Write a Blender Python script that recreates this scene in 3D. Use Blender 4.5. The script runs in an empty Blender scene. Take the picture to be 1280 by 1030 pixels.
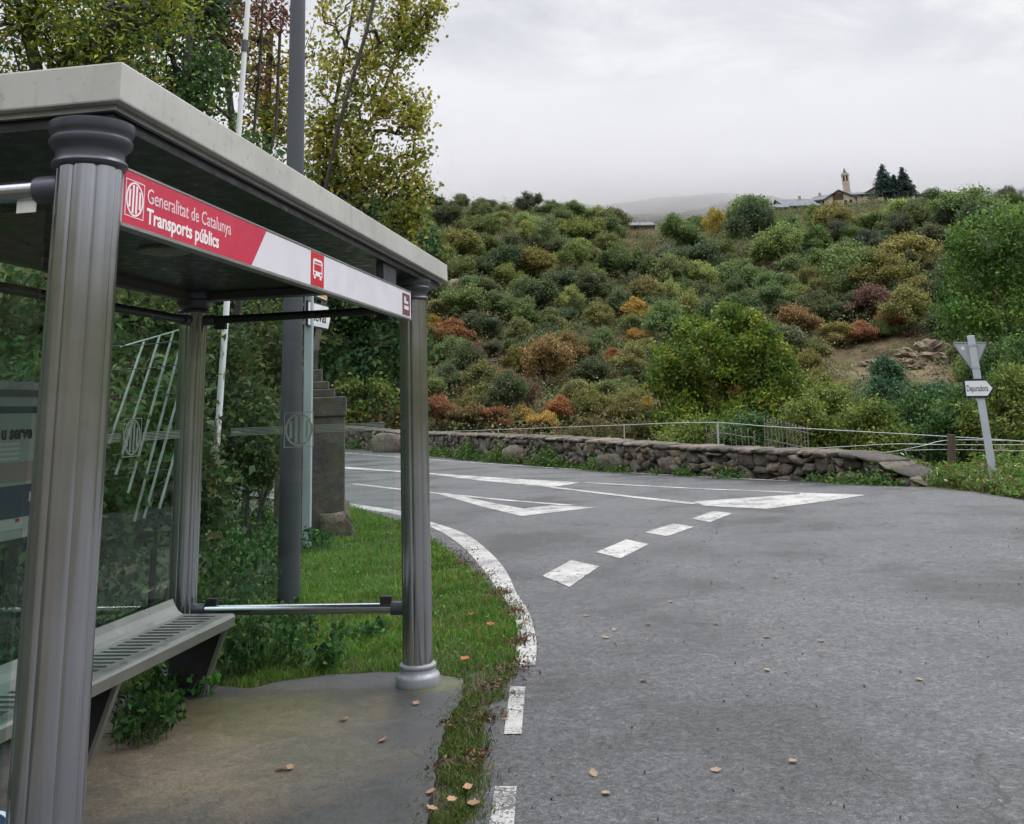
import bpy, bmesh, math, random
import numpy as np
from mathutils import Vector, Matrix, noise as mnoise

random.seed(7)
R = np.random.default_rng(11)
S = bpy.context.scene
COL = S.collection
rad = math.radians

# ------------------------------------------------------------------ camera (calibrated on the shelter's edges)
F, CYP = 1218.97, 206.53
YAW, PITCH, ROLL = -0.1473, 0.2477, -0.0406
CAM = np.array([1.5904, -2.49, 1.5546])
_f = np.array([math.sin(YAW)*math.cos(PITCH), math.cos(YAW)*math.cos(PITCH), math.sin(PITCH)])
_r = np.array([math.cos(YAW), -math.sin(YAW), 0.0])
_u = np.cross(_r, _f)
RT = _r*math.cos(ROLL) + _u*math.sin(ROLL)
UP = _u*math.cos(ROLL) - _r*math.sin(ROLL)


def ray(x, y):
    return _f + (x-640)/F*RT - (y-CYP)/F*UP


def g(x, y, z=0.0):
    d = ray(x, y)
    return CAM + (z-CAM[2])/d[2]*d


def onx(x, y, X):
    d = ray(x, y)
    return CAM + (X-CAM[0])/d[0]*d


def ony(x, y, Y):
    d = ray(x, y)
    return CAM + (Y-CAM[1])/d[1]*d


def project(P):
    d = np.asarray(P)-CAM; z = d@_f
    return 640+F*(d@RT)/z, CYP-F*(d@UP)/z


def atr(x, y, r):
    """point of the photo's ray at horizontal distance r"""
    d = ray(x, y)
    return CAM + r/math.hypot(d[0], d[1])*d


cam = bpy.data.cameras.new('camera')
cam.sensor_width = 36.0
cam.lens = 36.0*F/1280
cam.shift_y = (CYP-515)/1280
cam.clip_start = 0.05
cam.clip_end = 20000
camo = bpy.data.objects.new('camera', cam)
COL.objects.link(camo)
M = Matrix((RT, UP, -_f)).transposed().to_4x4()
M.translation = Vector(CAM)
camo.matrix_world = M
S.camera = camo

# ------------------------------------------------------------------ helpers: objects


def tag(o, label=None, cat=None, group=None, kind=None):
    if label: o['label'] = label
    if cat: o['category'] = cat
    if group: o['group'] = group
    if kind: o['kind'] = kind
    return o


def empty(name, loc, label=None, cat=None, group=None):
    o = bpy.data.objects.new(name, None)
    COL.objects.link(o)
    o.empty_display_size = .2
    o.location = loc
    return tag(o, label, cat, group)


def npmesh(name, V, faces, smooth=False, cols=None):
    """faces: list of (n,k) int arrays; cols: (nverts,3)"""
    me = bpy.data.meshes.new(name)
    V = np.asarray(V, dtype=np.float32).reshape(-1, 3)
    me.vertices.add(len(V))
    me.vertices.foreach_set('co', V.ravel())
    loops = np.concatenate([np.asarray(f, dtype=np.int32).ravel() for f in faces])
    counts = np.concatenate([np.full(len(f), np.asarray(f).shape[1], dtype=np.int32) for f in faces])
    starts = np.concatenate([[0], np.cumsum(counts)[:-1]]).astype(np.int32)
    me.loops.add(len(loops))
    me.loops.foreach_set('vertex_index', loops)
    me.polygons.add(len(counts))
    me.polygons.foreach_set('loop_start', starts)
    me.polygons.foreach_set('loop_total', counts)
    if smooth:
        me.polygons.foreach_set('use_smooth', np.ones(len(counts), dtype=bool))
    me.update(calc_edges=True)
    if cols is not None:
        a = me.color_attributes.new('tint', 'FLOAT_COLOR', 'POINT')
        c = np.ones((len(V), 4), dtype=np.float32)
        c[:, :3] = cols
        a.data.foreach_set('color', c.ravel())
    return me


def link(name, me, mat, parent=None, loc=None):
    o = bpy.data.objects.new(name, me)
    COL.objects.link(o)
    if mat: me.materials.append(mat)
    if parent is not None: o.parent = parent
    if loc is not None: o.location = loc
    return o


class MB:
    """collects shapes in world coordinates; build() makes ONE mesh object"""
    def __init__(s):
        s.v = []; s.f = []

    def add(s, vs, fs):
        n = len(s.v)
        s.v += [tuple(v) for v in vs]
        s.f += [tuple(i+n for i in f) for f in fs]
        return s

    def box(s, lo, hi):
        x0, y0, z0 = lo; x1, y1, z1 = hi
        return s.add([(x0, y0, z0), (x1, y0, z0), (x1, y1, z0), (x0, y1, z0), (x0, y0, z1), (x1, y0, z1), (x1, y1, z1), (x0, y1, z1)],
                     [(0, 3, 2, 1), (4, 5, 6, 7), (0, 1, 5, 4), (1, 2, 6, 5), (2, 3, 7, 6), (3, 0, 4, 7)])

    def obox(s, c, ax, ay, az):
        """oriented box: centre and three half-axis vectors"""
        c, ax, ay, az = map(np.array, (c, ax, ay, az))
        vs = [c+i*ax+j*ay+k*az for k in (-1, 1) for i, j in ((-1, -1), (1, -1), (1, 1), (-1, 1))]
        return s.add(vs, [(0, 3, 2, 1), (4, 5, 6, 7), (0, 1, 5, 4), (1, 2, 6, 5), (2, 3, 7, 6), (3, 0, 4, 7)])

    def prism(s, poly, o, a, b, n):
        """polygon (u,v) in the frame origin o, axes a,b; extruded by vector n"""
        o, a, b, n = map(np.array, (o, a, b, n))
        k = len(poly)
        P = [o+u*a+v*b for u, v in poly]
        vs = P+[p+n for p in P]
        fs = [tuple(range(k)), tuple(range(2*k-1, k-1, -1))]+[(i, i+k, (i+1) % k+k, (i+1) % k) for i in range(k)]
        return s.add(vs, fs)

    def tube(s, pts, rr, n=8, cap=True):
        pts = [np.array(p, float) for p in pts]
        if not hasattr(rr, '__len__'): rr = [rr]*len(pts)
        vs = []; fs = []
        up = np.array([0.13, 0.21, 0.97])
        for i, p in enumerate(pts):
            t = pts[min(i+1, len(pts)-1)]-pts[max(i-1, 0)]
            t = t/(np.linalg.norm(t)+1e-9)
            a = np.cross(t, up)
            if np.linalg.norm(a) < .05: a = np.cross(t, np.array([1., 0, 0]))
            a /= np.linalg.norm(a); b = np.cross(t, a)
            for k in range(n):
                q = 2*math.pi*k/n
                vs.append(p+rr[i]*(math.cos(q)*a+math.sin(q)*b))
        for i in range(len(pts)-1):
            for k in range(n):
                fs.append((i*n+k, i*n+(k+1) % n, (i+1)*n+(k+1) % n, (i+1)*n+k))
        if cap:
            fs.append(tuple(range(n-1, -1, -1))); fs.append(tuple(range((len(pts)-1)*n, len(pts)*n)))
        return s.add(vs, fs)

    def lathe(s, prof, c, n=32, shape=None):
        """prof: (radius, z) list; axis vertical through c"""
        vs = []; fs = []
        for r_, z in prof:
            for k in range(n):
                q = 2*math.pi*k/n
                rr = r_*(shape(q) if shape else 1)
                vs.append((c[0]+rr*math.cos(q), c[1]+rr*math.sin(q), c[2]+z))
        for i in range(len(prof)-1):
            for k in range(n):
                fs.append((i*n+k, i*n+(k+1) % n, (i+1)*n+(k+1) % n, (i+1)*n+k))
        fs.append(tuple(range(n-1, -1, -1))); fs.append(tuple(range((len(prof)-1)*n, len(prof)*n)))
        return s.add(vs, fs)

    def build(s, name, mat, parent=None, loc=None, smooth=False, bevel=0, seg=2):
        o0 = np.zeros(3)
        if parent is not None:
            q = parent
            while q is not None:
                o0 = o0+np.array(q.location); q = q.parent
        elif loc is not None:
            o0 = np.array(loc, float)
        me = bpy.data.meshes.new(name)
        me.from_pydata([tuple(np.array(v)-o0) for v in s.v], [], s.f)
        bm = bmesh.new(); bm.from_mesh(me)
        bmesh.ops.recalc_face_normals(bm, faces=bm.faces)
        if bevel:
            es = [e for e in bm.edges if len(e.link_faces) == 2 and e.calc_face_angle(0) > .6]
            bmesh.ops.bevel(bm, geom=es, offset=bevel, segments=seg, affect='EDGES', profile=.6, clamp_overlap=True)
        if smooth:
            for f in bm.faces: f.smooth = True
            for e in bm.edges:
                if len(e.link_faces) == 2 and e.calc_face_angle(0) > .7: e.smooth = False
        bm.to_mesh(me); bm.free()
        o = link(name, me, mat, parent, None if parent is not None else (loc if loc is not None else (0, 0, 0)))
        return o


# ------------------------------------------------------------------ helpers: materials
def mat_new(name):
    m = bpy.data.materials.new(name)
    m.use_nodes = True
    nt = m.node_tree
    b = nt.nodes['Principled BSDF']
    return m, nt, b


def N(nt, kind, **kw):
    n = nt.nodes.new('ShaderNode'+kind)
    for k, v in kw.items():
        if k in n.inputs: n.inputs[k].default_value = v
        else: setattr(n, k, v)
    return n


def ramp(nt, fac, stops):
    n = nt.nodes.new('ShaderNodeValToRGB')
    el = n.color_ramp.elements
    while len(el) < len(stops): el.new(.5)
    for e, (p, c) in zip(el, stops):
        e.position = p
        e.color = (*c, 1) if hasattr(c, '__len__') else (c, c, c, 1)
    nt.links.new(fac, n.inputs[0])
    return n.outputs[0]


def noise(nt, scale, detail=4, rough=.55, vec=None, dist=0):
    n = N(nt, 'TexNoise')
    n.inputs['Scale'].default_value = scale
    n.inputs['Detail'].default_value = detail
    n.inputs['Roughness'].default_value = rough
    n.inputs['Distortion'].default_value = dist
    if vec: nt.links.new(vec, n.inputs['Vector'])
    return n.outputs['Fac']


def mix(nt, fac, a, b, mode='MIX'):
    n = nt.nodes.new('ShaderNodeMix'); n.data_type = 'RGBA'; n.blend_type = mode
    for i, v in ((0, fac), (6, a), (7, b)):
        if hasattr(v, 'links'): nt.links.new(v, n.inputs[i])
        else: n.inputs[i].default_value = (*v, 1) if hasattr(v, '__len__') else (v if i == 0 else (v, v, v, 1))
    return n.outputs[2]


def math_(nt, op, a, b=0.0, c=0.0):
    n = nt.nodes.new('ShaderNodeMath'); n.operation = op
    for i, v in enumerate((a, b, c)):
        if hasattr(v, 'links'): nt.links.new(v, n.inputs[i])
        else: n.inputs[i].default_value = v
    return n.outputs[0]


def pos(nt):
    return N(nt, 'NewGeometry').outputs['Position']


def objc(nt, scale=(1, 1, 1)):
    t = N(nt, 'TexCoord').outputs['Object']
    m = N(nt, 'Mapping'); m.inputs['Scale'].default_value = scale
    nt.links.new(t, m.inputs['Vector'])
    return m.outputs[0]


def bump(nt, b, h, dist=.01, strength=.6):
    n = N(nt, 'Bump'); n.inputs['Distance'].default_value = dist; n.inputs['Strength'].default_value = strength
    nt.links.new(h, n.inputs['Height'])
    nt.links.new(n.outputs[0], b.inputs['Normal'])


def simple(name, col, rough=.6, metal=0.0, var=.25, scale=8, bmp=0, spec=None, stretch=(1, 1, 1)):
    m, nt, b = mat_new(name)
    v = objc(nt, stretch)
    n1 = noise(nt, scale, 5, .6, v)
    c0 = tuple(c*(1-var) for c in col); c1 = tuple(min(1, c*(1+var)) for c in col)
    nt.links.new(ramp(nt, n1, [(.3, c0), (.7, c1)]), b.inputs['Base Color'])
    n2 = noise(nt, scale*3.1, 3, .6, v)
    nt.links.new(ramp(nt, n2, [(.3, max(0, rough-.12)), (.7, min(1, rough+.12))]), b.inputs['Roughness'])
    b.inputs['Metallic'].default_value = metal
    if spec is not None: b.inputs['Specular IOR Level'].default_value = spec
    if bmp: bump(nt, b, noise(nt, scale*4, 4, .6, v), bmp, .7)
    return m


def foliage(name, attr=True, trans=.3, lo=.62, hi=1.4, spec=.18):
    """leaf material: tint from the mesh (per leaf) or from the object's own colour, varied leaf by leaf"""
    m = bpy.data.materials.new(name); m.use_nodes = True
    nt = m.node_tree; nt.nodes.clear()
    out = N(nt, 'OutputMaterial')
    geo = N(nt, 'NewGeometry')
    if attr:
        a = N(nt, 'Attribute'); a.attribute_name = 'tint'; c = a.outputs['Color']
    else:
        c = N(nt, 'ObjectInfo').outputs['Color']
    k = ramp(nt, geo.outputs['Random Per Island'], [(0, lo), (1, hi)])
    c = mix(nt, 1.0, c, k, 'MULTIPLY')
    hs = N(nt, 'HueSaturation')
    w = N(nt, 'TexWhiteNoise'); w.noise_dimensions = '1D'
    nt.links.new(geo.outputs['Random Per Island'], w.inputs['W'])
    nt.links.new(math_(nt, 'MULTIPLY_ADD', w.outputs['Value'], .05, .475), hs.inputs['Hue'])
    nt.links.new(c, hs.inputs['Color'])
    c = hs.outputs[0]
    d = N(nt, 'BsdfPrincipled'); d.inputs['Roughness'].default_value = .5
    d.inputs['Specular IOR Level'].default_value = spec
    nt.links.new(c, d.inputs['Base Color'])
    t = N(nt, 'BsdfTranslucent'); nt.links.new(c, t.inputs['Color'])
    ms = N(nt, 'MixShader'); ms.inputs[0].default_value = trans
    nt.links.new(d.outputs[0], ms.inputs[1]); nt.links.new(t.outputs[0], ms.inputs[2])
    nt.links.new(ms.outputs[0], out.inputs['Surface'])
    return m


# ------------------------------------------------------------------ render, world, sun
S.view_settings.view_transform = 'Standard'
S.view_settings.look = 'None'
S.view_settings.gamma = 1
S.view_settings.exposure = 0.12
S.cycles.use_denoising = True
S.cycles.max_bounces = 8
S.cycles.transparent_max_bounces = 12
S.cycles.volume_bounces = 3
S.cycles.sample_clamp_indirect = 6

SUN_EL, SUN_AZ = 52.0, 55.0      # azimuth clockwise from +Y
w = bpy.data.worlds.new('World'); S.world = w; w.use_nodes = True
nt = w.node_tree
bg = nt.nodes['Background']
bg.inputs['Strength'].default_value = 0.1
sky = N(nt, 'TexSky'); sky.sky_type = 'NISHITA'; sky.sun_disc = False
sky.sun_elevation = rad(SUN_EL); sky.sun_rotation = rad(SUN_AZ)
tc = N(nt, 'TexCoord').outputs['Generated']
sep = N(nt, 'SeparateXYZ'); nt.links.new(tc, sep.inputs[0])
zz = math_(nt, 'MAXIMUM', sep.outputs['Z'], 0.0)
den = math_(nt, 'ADD', zz, .30)
cx = math_(nt, 'DIVIDE', sep.outputs['X'], den)
cy = math_(nt, 'DIVIDE', sep.outputs['Y'], den)
cmb = N(nt, 'CombineXYZ'); nt.links.new(cx, cmb.inputs[0]); nt.links.new(cy, cmb.inputs[1])
n1 = noise(nt, 2.6, 6, .58, cmb.outputs[0], .5)
n2 = noise(nt, .8, 3, .5, cmb.outputs[0], .2)
nn = math_(nt, 'MULTIPLY_ADD', n1, .6, math_(nt, 'MULTIPLY', n2, .4))
ccol = ramp(nt, nn, [(.43, (.52, .54, .60)), (.495, (.66, .668, .72)), (.56, (.86, .86, .875))])
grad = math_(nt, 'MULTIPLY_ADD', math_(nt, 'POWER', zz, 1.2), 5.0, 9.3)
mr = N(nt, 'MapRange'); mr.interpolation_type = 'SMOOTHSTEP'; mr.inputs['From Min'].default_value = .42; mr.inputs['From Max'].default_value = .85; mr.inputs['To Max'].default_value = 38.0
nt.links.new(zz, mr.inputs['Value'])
grad = math_(nt, 'ADD', grad, mr.outputs[0])   # overcast sky brighter overhead, boosted out of view to light the ground
mh_ = N(nt, 'MapRange'); mh_.inputs['From Min'].default_value = .18; mh_.inputs['From Max'].default_value = .40
nt.links.new(zz, mh_.inputs['Value'])
cl = mix(nt, mh_.outputs[0], mix(nt, .75, (.69, .69, .72), ccol), ccol)      # cloud detail melts into mist near the horizon
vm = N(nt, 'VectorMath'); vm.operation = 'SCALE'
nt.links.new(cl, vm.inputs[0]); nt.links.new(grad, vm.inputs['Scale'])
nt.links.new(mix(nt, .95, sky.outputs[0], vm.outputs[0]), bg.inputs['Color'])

sl = bpy.data.lights.new('sun', 'SUN'); sl.energy = 1.5; sl.angle = rad(20); sl.color = (1, .96, .9)
so = bpy.data.objects.new('sun', sl); COL.objects.link(so)
sd = Vector((math.sin(rad(SUN_AZ))*math.cos(rad(SUN_EL)), math.cos(rad(SUN_AZ))*math.cos(rad(SUN_EL)), math.sin(rad(SUN_EL))))
so.rotation_euler = sd.to_track_quat('Z', 'Y').to_euler()
so.location = (0, 0, 60)

# ------------------------------------------------------------------ terrain functions
_wallpx = [(425, 560, 533), (500, 565, 540), (600, 576, 543), (700, 584, 547), (800, 592, 554), (900, 597, 559.5),
           (1000, 601, 563.5), (1060, 604, 566), (1095, 606, 571), (1130, 607.3, 591), (1166, 608.5, 606)]
WALL = []          # base point and top height
for x, yb, yt in _wallpx:
    b = g(x, yb); d = ray(x, yt); t = ((b[:2]-CAM[:2])@d[:2])/(d[:2]@d[:2])
    WALL.append((b[0], b[1], (CAM+t*d)[2]))
WALL = np.array(WALL)


def azr(P):
    P = np.asarray(P, float)
    dx = P[..., 0]-CAM[0]; dy = P[..., 1]-CAM[1]
    return np.degrees(np.arctan2(dx, dy)), np.hypot(dx, dy)


_wa, _wr = azr(WALL)
_oa = np.concatenate([[-180, -60, -26], _wa, [16, 19, 30, 60, 180]])
_or = np.concatenate([[76, 76, 62], _wr, [20.6, 19.8, 24, 70, 76]])


def smooth(t):
    t = np.clip(t, 0, 1); return t*t*(3-2*t)


_crest = [(180, 238), (300, 240), (420, 246), (535, 261), (600, 261), (680, 264), (730, 272), (780, 284), (830, 290), (880, 292), (920, 282),
          (950, 270), (1000, 266), (1060, 260), (1100, 255), (1150, 253), (1220, 254), (1280, 258), (1400, 262)]
_ca = []; _ce = []
for x, y in _crest:
    d = ray(x, y); _ca.append(math.degrees(math.atan2(d[0], d[1]))); _ce.append(d[2]/math.hypot(d[0], d[1]))
_ca = np.array(_ca); _ce = np.array(_ce)
RF, RM, ZV = 78.0, 600.0, -5.0


def rcrest(az):
    return np.interp(az, [-40, -12, 0, 4, 8, 20, 50], [235, 240, 265, 300, 315, 310, 320])


def vnoise(x, y, s, seed=0.0):
    """cheap smooth value noise from sines"""
    x = x/s; y = y/s
    return (np.sin(x*1.7+y*.6+seed)+np.sin(-x*.8+y*1.9+seed*2.1)+np.sin(x*2.9-y*2.3+seed*.7)*.6+np.sin(x*4.1+y*3.7+seed*1.3)*.4)/3.0


def zhill(az, r):
    az = np.asarray(az, float); r = np.asarray(r, float)
    rc = rcrest(az); e = np.interp(az, _ca, _ce)
    zc = CAM[2]+e*rc
    t = np.clip((r-RF)/(rc-RF), 0, 1)
    s = .72*t+.28*smooth(t)
    x = r*np.sin(np.radians(az)); y = r*np.cos(np.radians(az))
    env = np.sin(np.pi*t)
    bumps = (vnoise(x, y, 21, 1.0)*2.6+vnoise(x, y, 8, 4.0)*.9)*env
    terr = (np.abs(((t*13+.35*vnoise(x, y, 40, 2.)) % 1.0)-.5)-.25)*2.2*env       # old terraces
    z = ZV+(zc-ZV)*s+bumps+terr
    zm = CAM[2]+.160*RM
    back = zc+(zm-zc)*smooth((r-rc-10)/(RM-rc-10))-3.5*np.sin(np.pi*np.clip((r-rc)/(RM-rc), 0, 1))
    return np.where(r <= rc, z, back)


def zmount(az, r):
    az = np.asarray(az, float); r = np.asarray(r, float)
    k = np.clip(np.log(r/RM)/math.log(4200/RM), 0, 1)
    e = .160+.078*k**.55*(1-.7*smooth((az-4)/8.))
    x = r*np.sin(np.radians(az)); y = r*np.cos(np.radians(az))
    return CAM[2]+r*e+(vnoise(x, y, 130, 3.)*11+vnoise(x, y, 45, 5.)*5)*smooth((r-RM)/300)*(1+r/3000)


def xbank(y):
    return np.interp(y, [-30, 2, 4, 7, 10, 14, 20], [-2.2, -2.2, -2.3, -2.75, -3.7, -6.5, -14])


def zground(az, r):
    az = np.asarray(az, float); r = np.asarray(r, float)
    x = CAM[0]+r*np.sin(np.radians(az)); y = CAM[1]+r*np.cos(np.radians(az))
    rw = np.interp(az, _oa, _or)
    z = np.where(r > rw+1.2, (ZV-.5)*smooth((r-rw-1.2)/13), 0.0)
    bank = np.clip((xbank(y)-x)*.5, 0, 2.6)*smooth((24-y)/6)
    return z+bank+np.where(bank > .02, .07*vnoise(x, y, .9, 2.), 0)


def hillhit(px, py, r0=RF):
    d = ray(px, py); h = math.hypot(d[0], d[1]); az = math.degrees(math.atan2(d[0], d[1]))
    rs = np.arange(r0, RM, 1.0)
    zr = CAM[2]+rs*d[2]/h
    zh = zhill(az, rs)
    i = np.nonzero(zr <= zh)[0]
    if not len(i): return None
    r = rs[i[0]]
    return np.array([CAM[0]+r*d[0]/h, CAM[1]+r*d[1]/h, float(zhill(az, r))]), r


def polar(name, azs, rs, zf, mat, smooth_=True, noise_rows=None):
    A, Q = np.meshgrid(azs, rs, indexing='ij')
    Z = zf(A, Q)
    X = CAM[0]+Q*np.sin(np.radians(A)); Y = CAM[1]+Q*np.cos(np.radians(A))
    V = np.stack([X, Y, Z], -1).reshape(-1, 3)
    n, m = len(azs), len(rs)
    i = np.arange(n-1)[:, None]*m+np.arange(m-1)[None]
    f = np.stack([i, i+1, i+m+1, i+m], -1).reshape(-1, 4)
    me = npmesh(name, V, [f], smooth_)
    o = link(name, me, mat)
    return tag(o, kind='structure')


azs = np.concatenate([np.arange(-180, -40, 4.), np.arange(-40, 28, .4), np.arange(28, 180.1, 4.)])
azs[-1] = 180

# soil / grass floor
mg, nt, b = mat_new('soil')
p = pos(nt)
c = ramp(nt, noise(nt, 1.3, 6, .6, p), [(.3, (.026, .024, .014)), (.55, (.05, .042, .024)), (.75, (.075, .055, .034))])
nt.links.new(c, b.inputs['Base Color']); b.inputs['Roughness'].default_value = .9
bump(nt, b, noise(nt, 30, 4, .6, p), .02)
rs = np.concatenate([np.arange(.05, 26, .45), np.arange(26, 84, 1.5)])
polar('ground', azs, rs, zground, mg)

# hillside
mh, nt, b = mat_new('hillside')
p = pos(nt)
n1 = noise(nt, .045, 8, .62, p, .6)
n2 = noise(nt, .35, 6, .65, p)
c1 = ramp(nt, n1, [(.33, (.034, .050, .016)), (.47, (.058, .064, .022)), (.55, (.085, .066, .036)), (.62, (.072, .050, .030)), (.72, (.15, .12, .065))])
c2 = ramp(nt, n2, [(.35, .55), (.65, 1.35)])
for px_, py_, rr_ in ((1110, 452, 17), (1165, 452, 14), (1050, 440, 11), (565, 385, 12), (600, 448, 10), (905, 366, 13), (625, 500, 10), (760, 475, 9), (700, 500, 9)):
    h_ = hillhit(px_, py_)
    if h_ is None: continue
    d_ = N(nt, 'VectorMath'); d_.operation = 'DISTANCE'; d_.inputs[1].default_value = tuple(h_[0]); nt.links.new(p, d_.inputs[0])
    v_ = math_(nt, 'ADD', math_(nt, 'DIVIDE', d_.outputs['Value'], rr_), math_(nt, 'MULTIPLY_ADD', n2, 1.6, -.8))
    c1 = mix(nt, ramp(nt, v_, [(.5, 1.0), (1.0, 0.0)]), c1, ramp(nt, n1, [(.4, (.075, .056, .032)), (.6, (.15, .115, .070))]))
nt.links.new(mix(nt, 1.0, c1, c2, 'MULTIPLY'), b.inputs['Base Color']); b.inputs['Roughness'].default_value = .95
b.inputs['Specular IOR Level'].default_value = .1
bump(nt, b, n2, 1.2, .8)
polar('hill', azs, np.concatenate([np.arange(74, 330, 2.2), np.arange(330, 606, 10)]), zhill, mh)

mm, nt, b = mat_new('mountainside')
p = pos(nt)
n1 = noise(nt, .014, 8, .7, p, .8); n2 = noise(nt, .12, 7, .75, p)
c1 = ramp(nt, n1, [(.40, (.030, .040, .022)), (.48, (.060, .046, .042)), (.54, (.045, .045, .028)), (.64, (.085, .07, .058))])
c2 = ramp(nt, n2, [(.38, .35), (.62, 1.5)])
nt.links.new(mix(nt, 1.0, c1, c2, 'MULTIPLY'), b.inputs['Base Color']); b.inputs['Roughness'].default_value = .95
polar('mountain', np.concatenate([np.arange(-180, -40, 4.), np.arange(-40, 28, .6), np.arange(28, 180.1, 4.)]),
      np.concatenate([np.arange(596, 1000, 16), np.geomspace(1000, 4200, 60)]), zmount, mm)

# ------------------------------------------------------------------ low cloud lying on the mountain behind the hill
fogm = bpy.data.materials.new('low_cloud'); fogm.use_nodes = True
nt = fogm.node_tree; nt.nodes.clear()
out = N(nt, 'OutputMaterial'); pv = N(nt, 'VolumePrincipled')
pv.inputs['Color'].default_value = (.72, .72, .73, 1)
pv.inputs['Density'].default_value = .0016
pv.inputs['Anisotropy'].default_value = .1
nt.links.new(pv.outputs[0], out.inputs['Volume'])


def fog(az, r, e, lr, lt, lz, seed):
    """lumpy flattened cloud body: centre by azimuth, distance and slope, radii along, across and up"""
    th = math.radians(az)
    bm = bmesh.new(); bmesh.ops.create_icosphere(bm, subdivisions=4, radius=1)
    ey = Vector((math.sin(th), math.cos(th), 0)); ex = Vector((ey.y, -ey.x, 0)); c = Vector(CAM)+ey*r+Vector((0, 0, e*r))
    sl = .20
    for v in bm.verts:
        q = v.co.copy(); k = 1+.42*mnoise.fractal(q*1.5+Vector((seed, 0, 0)), .9, 2, 4)
        q = q*k
        d = ey*q.y*lr+ex*q.x*lt
        v.co = d+Vector((0, 0, q.z*lz+q.y*lr*sl))
    me = bpy.data.meshes.new('fog_bank'); bm.to_mesh(me); bm.free()
    tag(link('fog_bank', me, fogm, None, tuple(c)), kind='stuff')


fog(-6, 2900, .226, 2220, 3100, 135, 1)
fog(-11, 1250, .214, 560, 400, 58, 4)
fog(2.5, 1250, .205, 520, 330, 44, 7)
fog(9, 1500, .205, 640, 520, 60, 9)
fog(-3, 960, .222, 330, 430, 40, 12)
fog(5, 980, .214, 320, 300, 34, 15)

# ------------------------------------------------------------------ road surface and markings
ma, nt, b = mat_new('wet_asphalt')
p = pos(nt)
grain = math_(nt, 'MULTIPLY_ADD', noise(nt, 34, 4, .8, p), .55, math_(nt, 'MULTIPLY', noise(nt, 105, 3, .75, p), .45))
blot = noise(nt, .55, 6, .62, p, .4)
mid = noise(nt, 9, 6, .75, p)
c = ramp(nt, grain, [(.38, (.006, .006, .007)), (.47, (.040, .041, .043)), (.56, (.074, .074, .076)), (.68, (.20, .198, .195))])
c = mix(nt, 1.0, c, ramp(nt, blot, [(.36, .74), (.48, .97), (.62, 1.22)]), 'MULTIPLY')
c = mix(nt, 1.0, c, ramp(nt, mid, [(.36, .74), (.64, 1.2)]), 'MULTIPLY')
rk = N(nt, 'TexVoronoi'); rk.feature = 'DISTANCE_TO_EDGE'; rk.inputs['Scale'].default_value = .33
rkv = N(nt, 'VectorMath'); rkv.operation = 'ADD'; rkn = N(nt, 'TexNoise'); rkn.inputs['Scale'].default_value = 1.6; rkn.inputs['Detail'].default_value = 7
rks = N(nt, 'VectorMath'); rks.operation = 'SCALE'; rks.inputs['Scale'].default_value = .9
nt.links.new(p, rkn.inputs['Vector']); nt.links.new(rkn.outputs['Color'], rks.inputs[0]); nt.links.new(rks.outputs[0], rkv.inputs[1]); nt.links.new(p, rkv.inputs[0]); nt.links.new(rkv.outputs[0], rk.inputs['Vector'])
crk_ = math_(nt, 'MULTIPLY', math_(nt, 'LESS_THAN', rk.outputs['Distance'], .0045), math_(nt, 'GREATER_THAN', noise(nt, .4, 3, .5, p), .50))
c = mix(nt, math_(nt, 'MULTIPLY', crk_, .7), c, (.012, .012, .012))
sp_ = N(nt, 'TexVoronoi'); sp_.inputs['Scale'].default_value = 17; nt.links.new(p, sp_.inputs['Vector'])
spk = math_(nt, 'MULTIPLY', math_(nt, 'LESS_THAN', sp_.outputs['Distance'], .20), math_(nt, 'GREATER_THAN', noise(nt, .8, 4, .6, p), .53))
c = mix(nt, math_(nt, 'MULTIPLY', spk, .6), c, (.014, .0135, .013))
nt.links.new(c, b.inputs['Base Color'])
nt.links.new(ramp(nt, blot, [(.38, .30), (.56, .55)]), b.inputs['Roughness'])
b.inputs['Specular IOR Level'].default_value = .45
bump(nt, b, math_(nt, 'MULTIPLY_ADD', grain, 1.0, math_(nt, 'MULTIPLY', mid, .4)), .012, .8)

_inner = [g(*q)[:2] for q in [(580, 1030), (585, 990), (590, 940), (610, 890), (630, 860), (645, 830), (648, 790), (640, 762)]]
_gut = [g(*q)[:2] for q in [(612, 735), (590, 715), (565, 694), (540, 676), (505, 655), (460, 640), (425, 632)]]
_far = [(w_[0], w_[1]) for w_ in WALL]
road_poly = [(.9, -6), (.78, 0)]+[tuple(q) for q in _inner+_gut]+[(-9, 20), (-16, 24.5), (-30, 30), (-45, 62), (-26, 62)]
_dir = []
for (x, y) in _far[:9]:
    _dir.append((x, y-.15))
road_poly += _dir+[tuple(g(1165, 612.5)[:2]), tuple(g(1225, 615.5)[:2]), tuple(g(1285, 618)[:2]), (9.5, 13.2), (14, 11.5), (30, 8), (30, -6)]


def sheet(name, poly, z, mat, thick=0.0):
    bm = bmesh.new()
    vs = [bm.verts.new((x, y, z)) for x, y in poly]
    f = bm.faces.new(vs)
    if thick:
        r_ = bmesh.ops.extrude_face_region(bm, geom=[f])
        for v in [e for e in r_['geom'] if isinstance(e, bmesh.types.BMVert)]: v.co.z -= thick
    bmesh.ops.triangulate(bm, faces=bm.faces)
    bmesh.ops.recalc_face_normals(bm, faces=bm.faces)
    if not thick:
        for q in bm.faces:
            if q.normal.z < 0: q.normal_flip()
    me = bpy.data.meshes.new(name); bm.to_mesh(me); bm.free()
    return link(name, me, mat)


tag(sheet('road', road_poly, .012, ma), kind='structure')

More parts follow.
